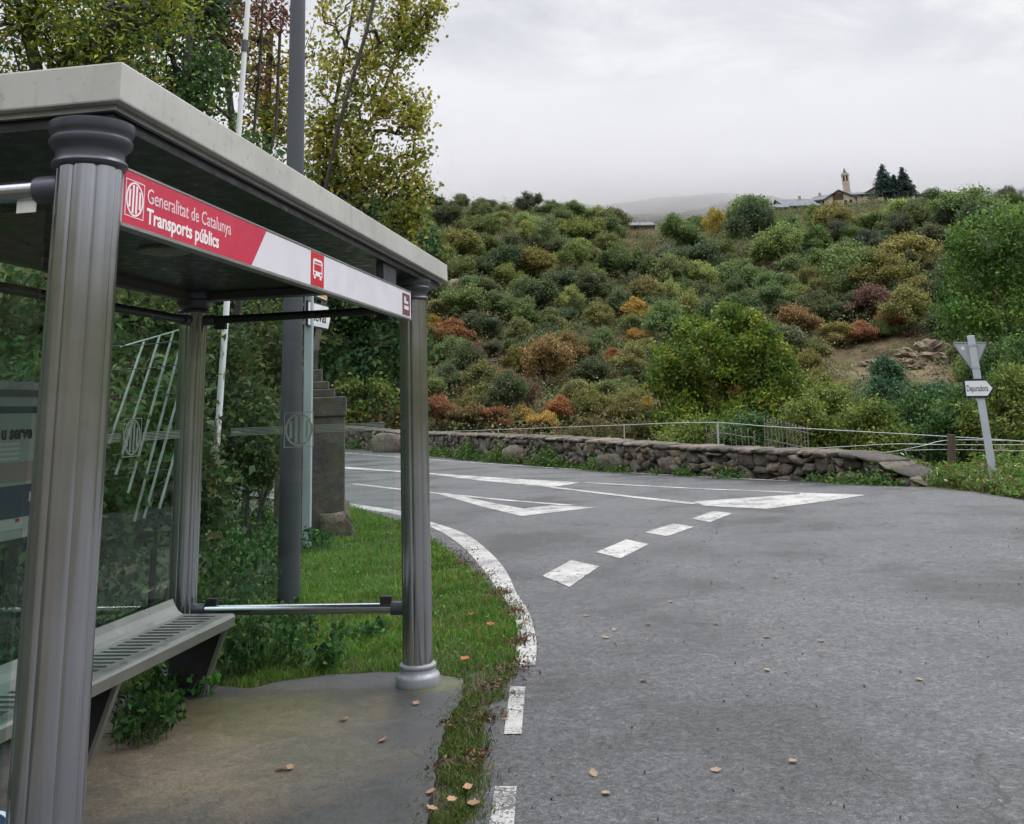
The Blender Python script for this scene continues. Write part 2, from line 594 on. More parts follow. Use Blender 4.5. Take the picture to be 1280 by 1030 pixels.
mp, nt, b = mat_new('worn_road_paint')
p = pos(nt)
vo = N(nt, 'TexVoronoi'); vo.feature = 'DISTANCE_TO_EDGE'; vo.inputs['Scale'].default_value = 5.5
wv = N(nt, 'VectorMath'); wv.operation = 'ADD'
nz = N(nt, 'TexNoise'); nz.inputs['Scale'].default_value = 9; nt.links.new(p, nz.inputs['Vector'])
sc = N(nt, 'VectorMath'); sc.operation = 'SCALE'; sc.inputs['Scale'].default_value = .16
nt.links.new(nz.outputs['Color'], sc.inputs[0]); nt.links.new(p, wv.inputs[0]); nt.links.new(sc.outputs[0], wv.inputs[1])
nt.links.new(wv.outputs[0], vo.inputs['Vector'])
crk = math_(nt, 'LESS_THAN', vo.outputs['Distance'], .03)
crk = math_(nt, 'MULTIPLY', crk, math_(nt, 'GREATER_THAN', noise(nt, 1.3, 2, .5, p), .47))
worn = math_(nt, 'GREATER_THAN', math_(nt, 'MULTIPLY_ADD', noise(nt, 1.6, 4, .6, p), .35, math_(nt, 'MULTIPLY', noise(nt, 60, 5, .8, p), .75)), .585)
dark = math_(nt, 'MAXIMUM', crk, worn)
pc = ramp(nt, noise(nt, 6, 5, .6, p), [(.3, (.27, .267, .25)), (.7, (.40, .396, .375))])
nt.links.new(mix(nt, dark, pc, (.07, .07, .07)), b.inputs['Base Color'])
b.inputs['Roughness'].default_value = .55
bump(nt, b, noise(nt, 60, 3, .7, p), .004, .6)


def strip(pl, wd):
    """closed polygon from a centre line"""
    pl = [np.array(q) for q in pl]; L = []; Rr = []
    for i, q in enumerate(pl):
        t = pl[min(i+1, len(pl)-1)]-pl[max(i-1, 0)]; t = t/np.linalg.norm(t); n = np.array([-t[1], t[0]])
        w_ = wd[i] if hasattr(wd, '__len__') else wd
        L.append(q+n*w_/2); Rr.append(q-n*w_/2)
    return L+Rr[::-1]


def densify(pts, k=6):
    """Catmull-Rom through the points"""
    P = [np.array(q, float) for q in pts]; P = [2*P[0]-P[1]]+P+[2*P[-1]-P[-2]]; o_ = []
    for i in range(1, len(P)-2):
        for j in range(k):
            t = j/k
            o_.append(.5*((2*P[i])+(-P[i-1]+P[i+1])*t+(2*P[i-1]-5*P[i]+4*P[i+1]-P[i+2])*t*t+(-P[i-1]+3*P[i]-3*P[i+1]+P[i+2])*t**3))
    o_.append(P[-2]); return o_


def marking(poly, z=.0165):
    tag(sheet('road_marking', [tuple(q[:2]) for q in poly], z, mp), kind='structure')


G = lambda pts: [g(*q)[:2] for q in pts]
marking(G([(638, 862), (657, 862), (652, 922), (630, 922)]))
marking(G([(619, 988), (646, 988), (641, 1060), (608, 1060)]))
marking(strip([(.86, .9), (.94, -.1)], .1))
for q in ([(678, 722), (714, 702), (749, 710), (712, 736)], [(745, 692), (783, 676), (811, 682), (776, 700)],
          [(806, 667), (842, 656), (868, 660), (834, 672)], [(864, 650), (892, 640), (916, 643), (888, 654)]):
    marking(G(q))
outer = densify(G([(425, 628.5), (500, 640), (540, 654), (580, 668), (610, 690), (632, 715), (645, 742), (660, 766), (670, 800), (670, 835)]))
inner = densify(G([(425, 633), (500, 645.5), (540, 661), (568, 677), (588, 695), (606, 717), (624, 742), (641, 768), (647, 800), (641, 837)]))
marking([(-9, 20.1), (-16, 24.6)]+list(outer)+list(inner[::-1])+[(-16, 24.4), (-9, 19.95)], .0168)
fe = G([(425, 566), (540, 575), (640, 582), (760, 590), (880, 597), (985, 602)])
marking(strip([(-24, 60)]+densify(fe, 4), .12))
# the big hatched island: outline, filled wedge on the left and filled tip on the right
TOP = G([(425, 583.5), (530, 591.5), (630, 598.5), (728, 604), (870, 611.8), (1000, 617), (1083, 620)])
BOT = G([(530, 592.5), (600, 601.5), (690, 610), (780, 621), (870, 631), (958, 637.5)])
marking(strip([(-16, 39)]+[TOP[0]], .14))
marking([TOP[0]]+TOP[1:4]+[BOT[2], BOT[1], BOT[0], G([(425, 586)])[0]])
marking(strip(TOP[3:6], .13), .0170)
marking(strip(BOT[2:5], [.16, .18, .2]), .0171)
marking([G([(868, 628)])[0], G([(1000, 619)])[0], TOP[5], TOP[6], G([(1035, 627.5)])[0], BOT[5], G([(880, 633.5)])[0]], .0166)
marking(strip(G([(440, 605.5), (535, 616.5), (640, 627), (715, 633)]), .15), .0172)
marking([G([(545, 617.5)])[0], G([(560, 617.5)])[0], G([(612, 629)])[0], G([(655, 637)])[0], G([(690, 633)])[0], G([(745, 635.5)])[0], G([(700, 641)])[0], G([(652, 646.5)])[0], G([(604, 635)])[0]], .0167)

# concrete waiting pad
mc, nt, b = mat_new('stained_concrete')
p = pos(nt)
n1 = noise(nt, 1.7, 6, .62, p, .6); n2 = noise(nt, 75, 4, .8, p); n3 = noise(nt, 11, 6, .7, p)


def blob(cx, cy, r_, soft=1.0):
    d = N(nt, 'VectorMath'); d.operation = 'DISTANCE'; d.inputs[1].default_value = (cx, cy, .03)
    nt.links.new(p, d.inputs[0])
    v = math_(nt, 'DIVIDE', d.outputs['Value'], r_)
    v = math_(nt, 'ADD', v, math_(nt, 'MULTIPLY_ADD', n1, 1.3, -.65))
    return ramp(nt, v, [(.35, 1.0), (1.0, 0.0)])


c = ramp(nt, n1, [(.3, (.022, .022, .0215)), (.7, (.046, .0455, .044))])
c = mix(nt, blob(-.75, 2.35, 1.05), c, (.138, .110, .076))
c = mix(nt, math_(nt, 'MULTIPLY', blob(-.72, 3.1, .62), .8), c, (.088, .080, .026))
c = mix(nt, math_(nt, 'MULTIPLY', blob(-.2, 2.4, .5), .55), c, (.05, .054, .036))
c = mix(nt, math_(nt, 'MULTIPLY', blob(.12, 3.62, .22), .7), c, (.09, .10, .03))
c = mix(nt, 1.0, c, ramp(nt, n2, [(.3, .45), (.7, 1.55)]), 'MULTIPLY')
c = mix(nt, 1.0, c, ramp(nt, n3, [(.3, .74), (.7, 1.24)]), 'MULTIPLY')
pv_ = N(nt, 'TexVoronoi'); pv_.inputs['Scale'].default_value = 23; nt.links.new(p, pv_.inputs['Vector'])
pit = math_(nt, 'MULTIPLY', math_(nt, 'LESS_THAN', pv_.outputs['Distance'], .12), math_(nt, 'GREATER_THAN', noise(nt, 3, 3, .5, p), .52))
c = mix(nt, math_(nt, 'MULTIPLY', pit, .75), c, (.015, .013, .01))
ck = N(nt, 'TexVoronoi'); ck.feature = 'DISTANCE_TO_EDGE'; ck.inputs['Scale'].default_value = .62
ckv = N(nt, 'VectorMath'); ckv.operation = 'ADD'; ckn = N(nt, 'TexNoise'); ckn.inputs['Scale'].default_value = 3.0; ckn.inputs['Detail'].default_value = 6
cks = N(nt, 'VectorMath'); cks.operation = 'SCALE'; cks.inputs['Scale'].default_value = .3
nt.links.new(p, ckn.inputs['Vector']); nt.links.new(ckn.outputs['Color'], cks.inputs[0]); nt.links.new(cks.outputs[0], ckv.inputs[1]); nt.links.new(p, ckv.inputs[0]); nt.links.new(ckv.outputs[0], ck.inputs['Vector'])
c = mix(nt, math_(nt, 'MULTIPLY', math_(nt, 'LESS_THAN', ck.outputs['Distance'], .003), .22), c, (.014, .013, .011))
nt.links.new(c, b.inputs['Base Color'])
nt.links.new(ramp(nt, n1, [(.35, .42), (.65, .75)]), b.inputs['Roughness'])
bump(nt, b, math_(nt, 'MULTIPLY_ADD', n2, .4, n3), .008, .6)
pad = G([(578, 856), (577, 880), (562, 905), (548, 945), (541, 990), (537, 1030)])+[(.60, .6), (.68, -2.5), (-2.0, -2.5), (-2.05, 3.2), (-1.3, 3.62)]+G([(310, 868), (350, 858), (420, 850), (470, 847), (540, 848)])
_p = [np.array(q) for q in pad]; pad = []
for i, q in enumerate(_p):
    q2 = _p[(i+1) % len(_p)]; k = max(1, int(np.linalg.norm(q2-q)/.06)) if (q[0] > -1.4 and q[1] > 1.2) else 1
    for j in range(k): pad.append(q+(q2-q)*j/k+(R.normal(0, .007, 2) if k > 1 else 0))
PAD = np.array(pad)
tag(sheet('pavement', [tuple(q) for q in pad], .032, mc, .12), kind='structure')

# ------------------------------------------------------------------ bus shelter
W_, D_ = 3.633, 1.496
alu, nt, b = mat_new('brushed_aluminium')
v = objc(nt, (30, 30, .6))
n1 = noise(nt, 3, 5, .6, v); n2 = noise(nt, 2.2, 5, .6, objc(nt))
nt.links.new(mix(nt, 1.0, ramp(nt, n1, [(.3, (.39, .405, .43)), (.7, (.45, .465, .49))]), ramp(nt, n2, [(.3, .85), (.7, 1.1)]), 'MULTIPLY'), b.inputs['Base Color'])
b.inputs['Metallic'].default_value = .95
nt.links.new(ramp(nt, n2, [(.3, .13), (.7, .24)]), b.inputs['Roughness'])
cast = simple('grey_cast_metal', (.065, .071, .084), .42, .25, .12, 9)
castl = simple('pale_cast_metal', (.24, .25, .27), .5, .2, .12, 9)
roofp, nt, b = mat_new('weathered_roof_paint')
v = objc(nt); n1 = noise(nt, 2.2, 6, .65, v, .3); n2 = noise(nt, 26, 5, .7, v)
vs_ = objc(nt, (14, 14, 1.2)); n3 = noise(nt, 1.5, 5, .7, vs_)
c = ramp(nt, n1, [(.3, (.33, .335, .30)), (.7, (.46, .46, .43))])
c = mix(nt, ramp(nt, n2, [(.58, 0.0), (.72, .6)]), c, (.13, .135, .12))
c = mix(nt, ramp(nt, n3, [(.55, 0.0), (.75, .45)]), c, (.20, .205, .18))
nt.links.new(c, b.inputs['Base Color']); b.inputs['Roughness'].default_value = .6
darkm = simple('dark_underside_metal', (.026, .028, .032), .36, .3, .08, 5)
trimm = simple('trim_metal', (.30, .30, .29), .4, .6, .15, 6)
beamm = simple('brown_grey_beam_paint', (.085, .078, .075), .45, .3, .15, 5, stretch=(1, 1, 8))
black = simple('black_rubber', (.015, .016, .018), .5)


def glassmat(name, tint, rf=.06):
    m = bpy.data.materials.new(name); m.use_nodes = True
    nt = m.node_tree; nt.nodes.clear()
    o_ = N(nt, 'OutputMaterial'); tr = N(nt, 'BsdfTransparent'); gl = N(nt, 'BsdfGlossy')
    tr.inputs[0].default_value = (*tint, 1); gl.inputs['Roughness'].default_value = .015
    gl.inputs['Color'].default_value = (.9, .97, .95, 1)
    fr = N(nt, 'Fresnel'); fr.inputs[0].default_value = 1.5
    df = N(nt, 'BsdfDiffuse'); df.inputs[0].default_value = (.3, .32, .3, 1)
    m1 = N(nt, 'MixShader'); m2 = N(nt, 'MixShader')
    bk = N(nt, 'NewGeometry'); nt.links.new(math_(nt, 'MULTIPLY', fr.outputs[0], math_(nt, 'SUBTRACT', 1.0, bk.outputs['Backfacing'])), m1.inputs[0]); nt.links.new(tr.outputs[0], m1.inputs[1]); nt.links.new(gl.outputs[0], m1.inputs[2])
    v = objc(nt); dirt = ramp(nt, noise(nt, 7, 6, .7, v), [(.45, 0.0), (.85, .03)])
    nt.links.new(dirt, m2.inputs[0]); nt.links.new(m1.outputs[0], m2.inputs[1]); nt.links.new(df.outputs[0], m2.inputs[2])
    nt.links.new(m2.outputs[0], o_.inputs['Surface'])
    return m


glass = glassmat('clear_glass', (.95, .98, .965))
glassd = glassmat('green_tinted_glass', (.80, .90, .865))
etch = simple('etched_glass_film', (.50, .55, .50), .6, 0, .1, 6)

sh = empty('bus_shelter', (0, 0, 0), 'open bus shelter with fluted metal columns, flat pale roof and glass walls beside the road', 'bus shelter')


def lobes(q):
    k = (q*8/(2*math.pi)) % 1.0
    d_ = min(k, 1-k)
    return 1-.068*math.exp(-(d_/.085)**2)+.006*math.cos(2*math.pi*(k-.5))


for cx_, cy_ in ((0, 0), (0, W_), (-D_, W_), (-D_, 0)):
    m = MB().lathe([(.088, .09), (.088, 2.30)], (cx_, cy_, 0), 96, lobes)
    co = m.build('column', alu, sh, smooth=True)
    m = MB().lathe([(.094, 2.272), (.100, 2.276), (.103, 2.284), (.100, 2.292), (.094, 2.297), (.093, 2.315), (.097, 2.325), (.108, 2.335), (.113, 2.345), (.113, 2.353), (.107, 2.360),
                    (.107, 2.366), (.112, 2.372), (.116, 2.382), (.116, 2.402)], (cx_, cy_, 0), 40)
    m.build('capital', cast, co, smooth=True)
    m = MB().lathe([(.128, .025), (.130, .035), (.130, .075), (.124, .088), (.112, .094), (.106, .105), (.104, .118), (.108, .124), (.110, .132), (.107, .140), (.098, .145), (.092, .146)], (cx_, cy_, 0), 48)
    m.build('base_ring', castl, co, smooth=True)

# roof: fascia ring, recessed trim, soffit
x0, x1, y0, y1 = -1.75, .1224, -.0718, 4.137
zt, zb = 2.566, 2.450
MB().box((x0, y0, zb), (x1, y1, zt)).build('roof', roofp, sh, bevel=.006)


def ringbox(m, i, t, z0_, z1_):
    m.box((x0+i, y0+i, z0_), (x1-i, y0+i+t, z1_)); m.box((x0+i, y1-i-t, z0_), (x1-i, y1-i, z1_))
    m.box((x0+i, y0+i+t, z0_), (x0+i+t, y1-i-t, z1_)); m.box((x1-i-t, y0+i+t, z0_), (x1-i, y1-i-t, z1_))
    return m


ringbox(MB(), .028, .016, 2.432, 2.4495).build('roof_trim', trimm, sh)
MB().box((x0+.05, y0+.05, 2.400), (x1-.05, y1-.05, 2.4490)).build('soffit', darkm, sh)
c_ = (g(175, 312, 2.4)+g(235, 312, 2.4))/2
lampm = simple('unlit_lamp_diffuser', (.16, .145, .11), .35)
MB().lathe([(.125, .0), (.125, -.012), (.105, -.016), (.0, -.018)][::-1], (c_[0], c_[1], 2.399), 36).build('ceiling_light', lampm, sh, smooth=True)
# beams under the soffit between the columns
for nm, a, b_ in (('beam', (-D_+.118, W_-.03, 2.352), (-.118, W_+.03, 2.399)), ('beam', (-D_-.03, .118, 2.345), (-D_+.03, W_-.118, 2.399))):
    m = MB().box(a, b_)
    if a[1] > 1:
        for k in range(3): m.box((a[0], a[1]-.006, 2.357+k*.014), (b_[0], a[1]-.0005, 2.364+k*.014))
    m.build(nm, beamm, sh)
# rails with collars
for a, b_, r_ in (((-D_+.085, W_, .445), (-.085, W_, .445), .030), ((-D_+.085, W_, 2.222), (-.085, W_, 2.222), .026),
                  ((-D_+.085, 0, .445), (-.085, 0, .445), .030), ((-D_+.085, 0, 2.225), (-.085, 0, 2.225), .030),
                  ((-D_, .085, 2.222), (-D_, W_-.085, 2.222), .026), ((-D_, .085, .40), (-D_, W_-.085, .40), .026)):
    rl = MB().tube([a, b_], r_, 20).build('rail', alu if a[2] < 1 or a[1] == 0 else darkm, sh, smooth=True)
    a = np.array(a); b_ = np.array(b_); t = (b_-a)/np.linalg.norm(b_-a)
    for q, s_ in ((a, 1), (b_, -1)):
        MB().tube([q-t*s_*.004, q+t*s_*.07], r_+.009, 20).build('collar', cast, rl, smooth=True)


def emblem_polys(w_, h_):
    """shield-less oval emblem with four bars in a square frame: list of polygons in (u,v), centre at 0"""
    P = []
    fr_ = .045*h_
    for a, b_, c2, d_ in ((-w_, -h_, w_, -h_+fr_), (-w_, h_-fr_, w_, h_), (-w_, -h_+fr_, -w_+fr_, h_-fr_), (w_-fr_, -h_+fr_, w_, h_-fr_)):
        P.append([(a, b_), (c2, b_), (c2, d_), (a, d_)])
    k = 28
    for i in range(k):
        q0, q1 = 2*math.pi*i/k, 2*math.pi*(i+1)/k
        P.append([(.93*w_*math.cos(q0), .93*h_*math.sin(q0)), (.93*w_*math.cos(q1), .93*h_*math.sin(q1)), (.80*w_*math.cos(q1), .84*h_*math.sin(q1)), (.80*w_*math.cos(q0), .84*h_*math.sin(q0))])
    for i in range(4):
        u = (-.54+.36*i)*w_
        hb = .84*h_*math.sqrt(max(.05, 1-(abs(u)+.1*w_)**2/(.80*w_)**2))*.97
        P.append([(u-.09*w_, -hb), (u+.09*w_, -hb), (u+.09*w_, hb), (u-.09*w_, hb)])
    return P


def glass_panel(lo, hi, axis, mat, em=None, stripes=()):
    gp = MB().box(lo, hi).build('glass_panel', mat, sh)
    n = np.array([1., 0, 0]) if axis == 'x' else np.array([0, -1., 0])
    a = np.array([0, 1., 0]) if axis == 'x' else np.array([1., 0, 0])
    z = np.array([0, 0, 1.])
    if em is not None:
        c, w_, h_ = em
        m = MB()
        for P in emblem_polys(w_, h_): m.prism(P, c, a, z, n*.0012)
        m.build('etched_emblem', etch, gp)
    if len(stripes):
        m = MB()
        for p0, p1 in stripes:
            for k in range(6):
                L = abs(np.dot(np.array(p1)-np.array(p0), a))
                m.prism([(0, -.022+k*.0085), (L, -.022+k*.0085), (L, -.0175+k*.0085), (0, -.0175+k*.0085)], p0, a, z, n*.001)
        m.build('etched_stripes', etch, gp)
    return gp


glass_panel((-1.385, W_-.005, .50), (-.135, W_+.005, 2.165), 'y', glass, (np.array([-.752, W_-.006, 1.50]), .098, .108),
            [((-1.21, W_-.0055, 1.50), (-.86, W_, 1.50)), ((-.645, W_-.0055, 1.50), (-.19, W_, 1.50))])
glass_panel((-D_-.006, .10, .47), (-D_+.004, 1.86, 2.165), 'x', glassd)
glass_panel((-D_-.005, 1.875, .47), (-D_+.005, W_-.10, 2.165), 'x', glassd, (np.array([-D_+.006, 2.93, 1.50]), .098, .108),
            [((-D_+.0055, 2.30, 1.50), (-D_, 2.81, 1.50)), ((-D_+.0055, 3.05, 1.50), (-D_, 3.5, 1.50))])
ng = glass_panel((-1.385, -.005, .50), (-.125, .005, 2.165), 'y', glassd)
a_, b2 = ony(22, 250, -.006), ony(45, 265, -.006)
MB().box((a_[0], -.0075, b2[2]), (b2[0], -.0052, a_[2])).build('sticker', simple('white_sticker', (.6, .6, .58), .6), ng)
for x_, y_, z_ in ((-1.30, W_, .485), (-.19, W_, .485), (-1.30, W_, 2.18), (-.19, W_, 2.18), (-1.3, 0, .485), (-1.3, 0, 2.18), (-.19, 0, .485)):
    MB().box((x_-.035, y_-.018, z_-.022), (x_+.035, y_+.018, z_+.028)).build('clamp', black, sh, bevel=.004)

# sign panel along the front edge
SX = .0699
red = simple('crimson_sign_film', (.50, .018, .055), .42, 0, .07, 4)
red2 = simple('scarlet_sign_film', (.50, .012, .02), .42, 0, .05, 6)
maroon = simple('dull_maroon_film', (.16, .05, .06), .5, 0, .1, 6)
white = simple('white_sign_film', (.66, .65, .70), .42, 0, .05, 3)
wtext = simple('white_lettering', (.80, .78, .79), .45, 0, .04, 3)
pink = simple('thin_white_lettering', (.74, .60, .63), .45, 0, .04, 3)
dkt = simple('black_lettering', (.012, .012, .013), .5, 0, .04, 3)
MB().box((SX-.035, .061, 2.126), (SX, 3.322, 2.288))
sp = MB().box((SX-.035, .061, 2.128), (SX, 3.322, 2.286)).build('sign_panel', white, sh, bevel=.003)
ringf = MB().box((SX-.037, .055, 2.118), (SX+.003, 3.326, 2.128)).box((SX-.037, .055, 2.286), (SX+.003, 3.326, 2.2925))
ringf.build('sign_frame', trimm, sp)
pr = lambda x, y: onx(x, y, SX)[1:]
t_, b2 = pr(333, 291)[0], pr(314, 330)[0]
MB().prism([(.064, 2.1285), (b2, 2.1285), (t_, 2.2855), (.064, 2.2855)], (SX+.0004, 0, 0), (0, 1, 0), (0, 0, 1), (.0012, 0, 0)).build('red_band', red, sp)
e0, e1 = pr(157, 226), pr(178, 275)
m = MB()
for P in emblem_polys((e1[0]-e0[0])/2*1.0, .055): m.prism(P, (SX+.0017, (e0[0]+e1[0])/2, 2.207), (0, 1, 0), (0, 0, 1), (.001, 0, 0))
m.build('emblem', wtext, sp)
_fcache = {}


def text_mesh(name, body, size, mat, parent, M4, bold=0.0, extr=.0005, width=None):
    cu = bpy.data.curves.new(name, 'FONT'); cu.body = body; cu.size = size; cu.offset = bold; cu.extrude = extr; cu.resolution_u = 3
    to = bpy.data.objects.new(name, cu); COL.objects.link(to)
    bpy.context.view_layer.update()
    me = bpy.data.meshes.new_from_object(to.evaluated_get(bpy.context.evaluated_depsgraph_get()))
    bpy.data.objects.remove(to); bpy.data.curves.remove(cu)
    if width:
        xs = [v.co.x for v in me.vertices]; k = width/(max(xs)-min(xs))
        for v in me.vertices: v.co.x = (v.co.x-min(xs))*k
    o0 = Vector((0, 0, 0)); q = parent
    while q is not None: o0 += q.location; q = q.parent
    me.transform(Matrix.Translation(-o0) @ M4)
    me.materials.clear()
    return link(name, me, mat, parent)


def frame4(o_, a, b_):
    a = Vector(a).normalized(); b_ = Vector(b_).normalized(); c = a.cross(b_)
    m = Matrix((a, b_, c)).transposed().to_4x4(); m.translation = Vector(o_); return m


ya, yb_ = pr(184, 240)[0], pr(288, 290)[0]
text_mesh('lettering', 'Generalitat de Catalunya', .066, pink, sp, frame4((SX+.0021, ya, 2.212), (0, 1, 0), (0, 0, 1)), 0, .0005, yb_-ya)
yb_ = pr(273, 300)[0]
text_mesh('lettering', 'Transports públics', .066, wtext, sp, frame4((SX+.0021, ya, 2.150), (0, 1, 0), (0, 0, 1)), .0016, .0005, yb_-ya)
# bus pictogram
p0, p1 = pr(388.5, 330)[0], pr(404.5, 335)[0]
pc_, pw = (p0+p1)/2, (p1-p0)/2
m = MB().prism([(-pw, -.074), (pw, -.074), (pw, .074), (-pw, .074)], (SX+.0003, pc_, 2.207), (0, 1, 0), (0, 0, 1), (.0014, 0, 0))
pg = m.build('pictogram', red2, sp)
m = MB()
bxs = [[(-.72, -.40), (.72, -.40), (.72, .52), (.55, .62), (-.55, .62), (-.72, .52)], [(-.6, -.58), (-.3, -.58), (-.3, -.43), (-.6, -.43)], [(.3, -.58), (.6, -.58), (.6, -.43), (.3, -.43)]]
for P in bxs: m.prism([(u*pw, v_*.074) for u, v_ in P], (SX+.0019, pc_, 2.207), (0, 1, 0), (0, 0, 1), (.0008, 0, 0))
m.build('pictogram_bus', wtext, sp)
m = MB()
for P in ([(-.58, -.10), (.58, -.10), (.58, .30), (-.58, .30)], [(-.5, .38), (.5, .38), (.5, .47), (-.5, .47)], [(-.6, -.32), (-.34, -.32), (-.34, -.2), (-.6, -.2)], [(.34, -.32), (.6, -.32), (.6, -.2), (.34, -.2)]):
    m.prism([(u*pw, v_*.074) for u, v_ in P], (SX+.0029, pc_, 2.207), (0, 1, 0), (0, 0, 1), (.0006, 0, 0))
m.build('pictogram_window', red2, sp)
# small maroon label at the end
p0, p1 = pr(503, 380)[0], pr(512, 384)[0]; pc_, pw = (p0+p1)/2, (p1-p0)/2
MB().prism([(-pw, -.068), (pw, -.068), (pw, .060), (-pw, .060)], (SX+.0003, pc_, 2.207), (0, 1, 0), (0, 0, 1), (.0014, 0, 0)).build('end_label', maroon, sp)
m = MB()
for P in ([(-.6, .0), (.5, .0), (.5, .25), (-.1, .25), (-.1, .62), (-.6, .62)], [(-.6, -.52), (.6, -.52), (.6, -.18), (-.6, -.18)]):
    m.prism([(u*pw, v_*.066) for u, v_ in P], (SX+.0019, pc_, 2.207), (0, 1, 0), (0, 0, 1), (.0008, 0, 0))
m.build('end_label_mark', white, sp)
for y_ in (2.85,):
    MB().box((SX-.06, y_-.06, 2.29), (SX-.015, y_+.20, 2.398)).build('sign_bracket', cast, sh, bevel=.004)

# ------------------------------------------------------------------ bench
bn = empty('bench', (-1.25, 2.0, .03), 'grey slotted metal bench with flared plate legs inside the bus shelter', 'bench')
bm_ = simple('pale_bench_metal', (.34, .34, .325), .38, .75, .08, 4)
bdark = simple('dark_leg_metal', (.03, .028, .03), .5, .2)
ys, ye = .35, 3.43
m = MB()
for prof in ([(-1.145, .462), (-1.075, .462), (-1.062, .458), (-1.055, .445), (-1.058, .395), (-1.066, .395), (-1.066, .44), (-1.078, .452), (-1.145, .452)],
             [(-1.385, .462), (-1.345, .462), (-1.345, .452), (-1.40, .452), (-1.425, .470), (-1.447, .505), (-1.462, .545), (-1.455, .548), (-1.438, .512), (-1.416, .480)]):
    m.prism(prof, (0, ys, 0), (1, 0, 0), (0, 0, 1), (0, ye-ys, 0))
k = 0; y_ = ys
while y_ < ye-.03:
    m.box((-1.3455, y_, .4525), (-1.1445, y_+.034, .4615)); y_ += .072; k += 1
m.box((-1.3455, ye-.026, .4525), (-1.1445, ye, .4615))
m.build('seat', bm_, bn)
MB().box((-1.34, ys, .425), (-1.15, ye, .432)).build('under_tray', bdark, bn)
for y_ in (.95, 2.22, 3.38):
    lg = MB().prism([(-1.44, .03), (-1.235, .03), (-1.095, .42), (-1.44, .42)], (0, y_, 0), (1, 0, 0), (0, 0, 1), (0, .012, 0)).build('leg', bdark, bn)
    MB().prism([(-1.235, .03), (-1.213, .03), (-1.072, .42), (-1.095, .42)], (0, y_-.012, 0), (1, 0, 0), (0, 0, 1), (0, .036, 0)).build('leg_edge', bm_, lg)

# ------------------------------------------------------------------ timetable case on the back wall
pcx = -1.455
cs = empty('timetable_case', (pcx, 1.5, 1.1), 'pale framed information poster fixed to the back glass of the shelter', 'poster')
frm = simple('pale_frame_paint', (.42, .45, .45), .5)
MB().box((pcx-.03, 1.02, 1.075), (pcx, 2.075, 1.785)).build('frame', frm, cs, bevel=.006)
pst = MB().box((pcx+.0005, 1.05, 1.115), (pcx+.004, 2.035, 1.75)).build('poster', simple('pale_green_paper', (.36, .42, .39), .6, 0, .06, 3), cs)
pd = lambda nm, mt, y0_, y1_, z0_, z1_, t=.0055: MB().box((pcx+.0042, y0_, z0_), (pcx+t, y1_, z1_)).build(nm, mt, pst)
slate = simple('slate_blue_print', (.045, .075, .11), .6, 0, .08, 3); greyp = simple('grey_green_print', (.10, .14, .14), .6, 0, .08, 3)
beige = simple('beige_print', (.30, .26, .23), .6, 0, .08, 3); palep = simple('pale_print', (.55, .58, .55), .6, 0, .05, 3)
pd('printed_band', greyp, 1.06, 2.03, 1.715, 1.748); pd('printed_band', slate, 1.06, 2.03, 1.64, 1.672); pd('printed_band', beige, 1.06, 2.02, 1.33, 1.42)
pd('printed_band', slate, 1.06, 2.03, 1.17, 1.315); pd('printed_band', palep, 1.5, 1.93, 1.12, 1.168, .006); pd('printed_band', palep, 1.96, 2.02, 1.235, 1.28, .006)
for k in range(4): pd('printed_line', palep, 1.4, 1.86, 1.43+k*.022, 1.442+k*.022)
pd('printed_mark', red2, 1.87, 1.90, 1.15, 1.166, .007)
t0_, t1_ = onx(1, 540, pcx)[1], onx(39, 540, pcx)[1]
text_mesh('lettering', 'u serve', .085, dkt, pst, frame4((pcx+.006, t0_, 1.525), (0, 1, 0), (0, 0, 1)), .003, .0005, t1_-t0_)

# ------------------------------------------------------------------ unidentified dark blue object with pale rim, given a made-up round body
q0, q1 = g(-6, 1008, .55), g(44, 1040, .55)
d_ = (q1-q0); d_ = d_/np.linalg.norm(d_); nn_ = np.cross(d_, [0, 0, 1.])
bl = empty('blue_rimmed_object', (*(q0+(q1-q0)*.5)[:2], 0), 'dark blue rounded object with a pale rim, standing beside the nearest column', 'object')
cc = (q0+q1)/2+np.array([-.11, -.11, 0])
blue = simple('dark_blue_paint', (.012, .025, .06), .4, 0, .1, 4); rim = simple('pale_blue_rim', (.45, .52, .58), .4, 0, .1, 4)
rb_ = max(.12, float(np.linalg.norm(((q0+q1)/2-cc)[:2])))
MB().lathe([(rb_*.9, .03), (rb_*.98, .2), (rb_*.98, .53), (rb_-.022, .557)], (cc[0], cc[1], 0), 40).build('body', blue, bl, smooth=True)
MB().lathe([(rb_*.97, .525), (rb_+.003, .53), (rb_+.005, .545), (rb_-.002, .555), (rb_-.02, .55)], (cc[0], cc[1], 0), 40).build('rim', rim, bl, smooth=True)

# ------------------------------------------------------------------ stone wall along the far side of the road
stn, nt, b = mat_new('lichen_fieldstone')
p = pos(nt)
geo = N(nt, 'NewGeometry')
c0 = ramp(nt, geo.outputs['Random Per Island'], [(0, (.045, .038, .033)), (.3, (.088, .074, .060)), (.55, (.125, .103, .08)), (.8, (.10, .092, .08)), (1, (.22, .165, .115))])
c = mix(nt, 1.0, c0, ramp(nt, noise(nt, 7, 6, .75, p), [(.32, .35), (.68, 1.55)]), 'MULTIPLY')
c = mix(nt, ramp(nt, noise(nt, 3.1, 5, .7, p), [(.56, 0.0), (.68, .55)]), c, (.21, .21, .18))
c = mix(nt, ramp(nt, noise(nt, 2.3, 5, .7, p), [(.52, 0.0), (.64, .6)]), c, (.055, .068, .022))
nt.links.new(c, b.inputs['Base Color']); b.inputs['Roughness'].default_value = .9
bump(nt, b, noise(nt, 14, 6, .7, p), .06, .9)

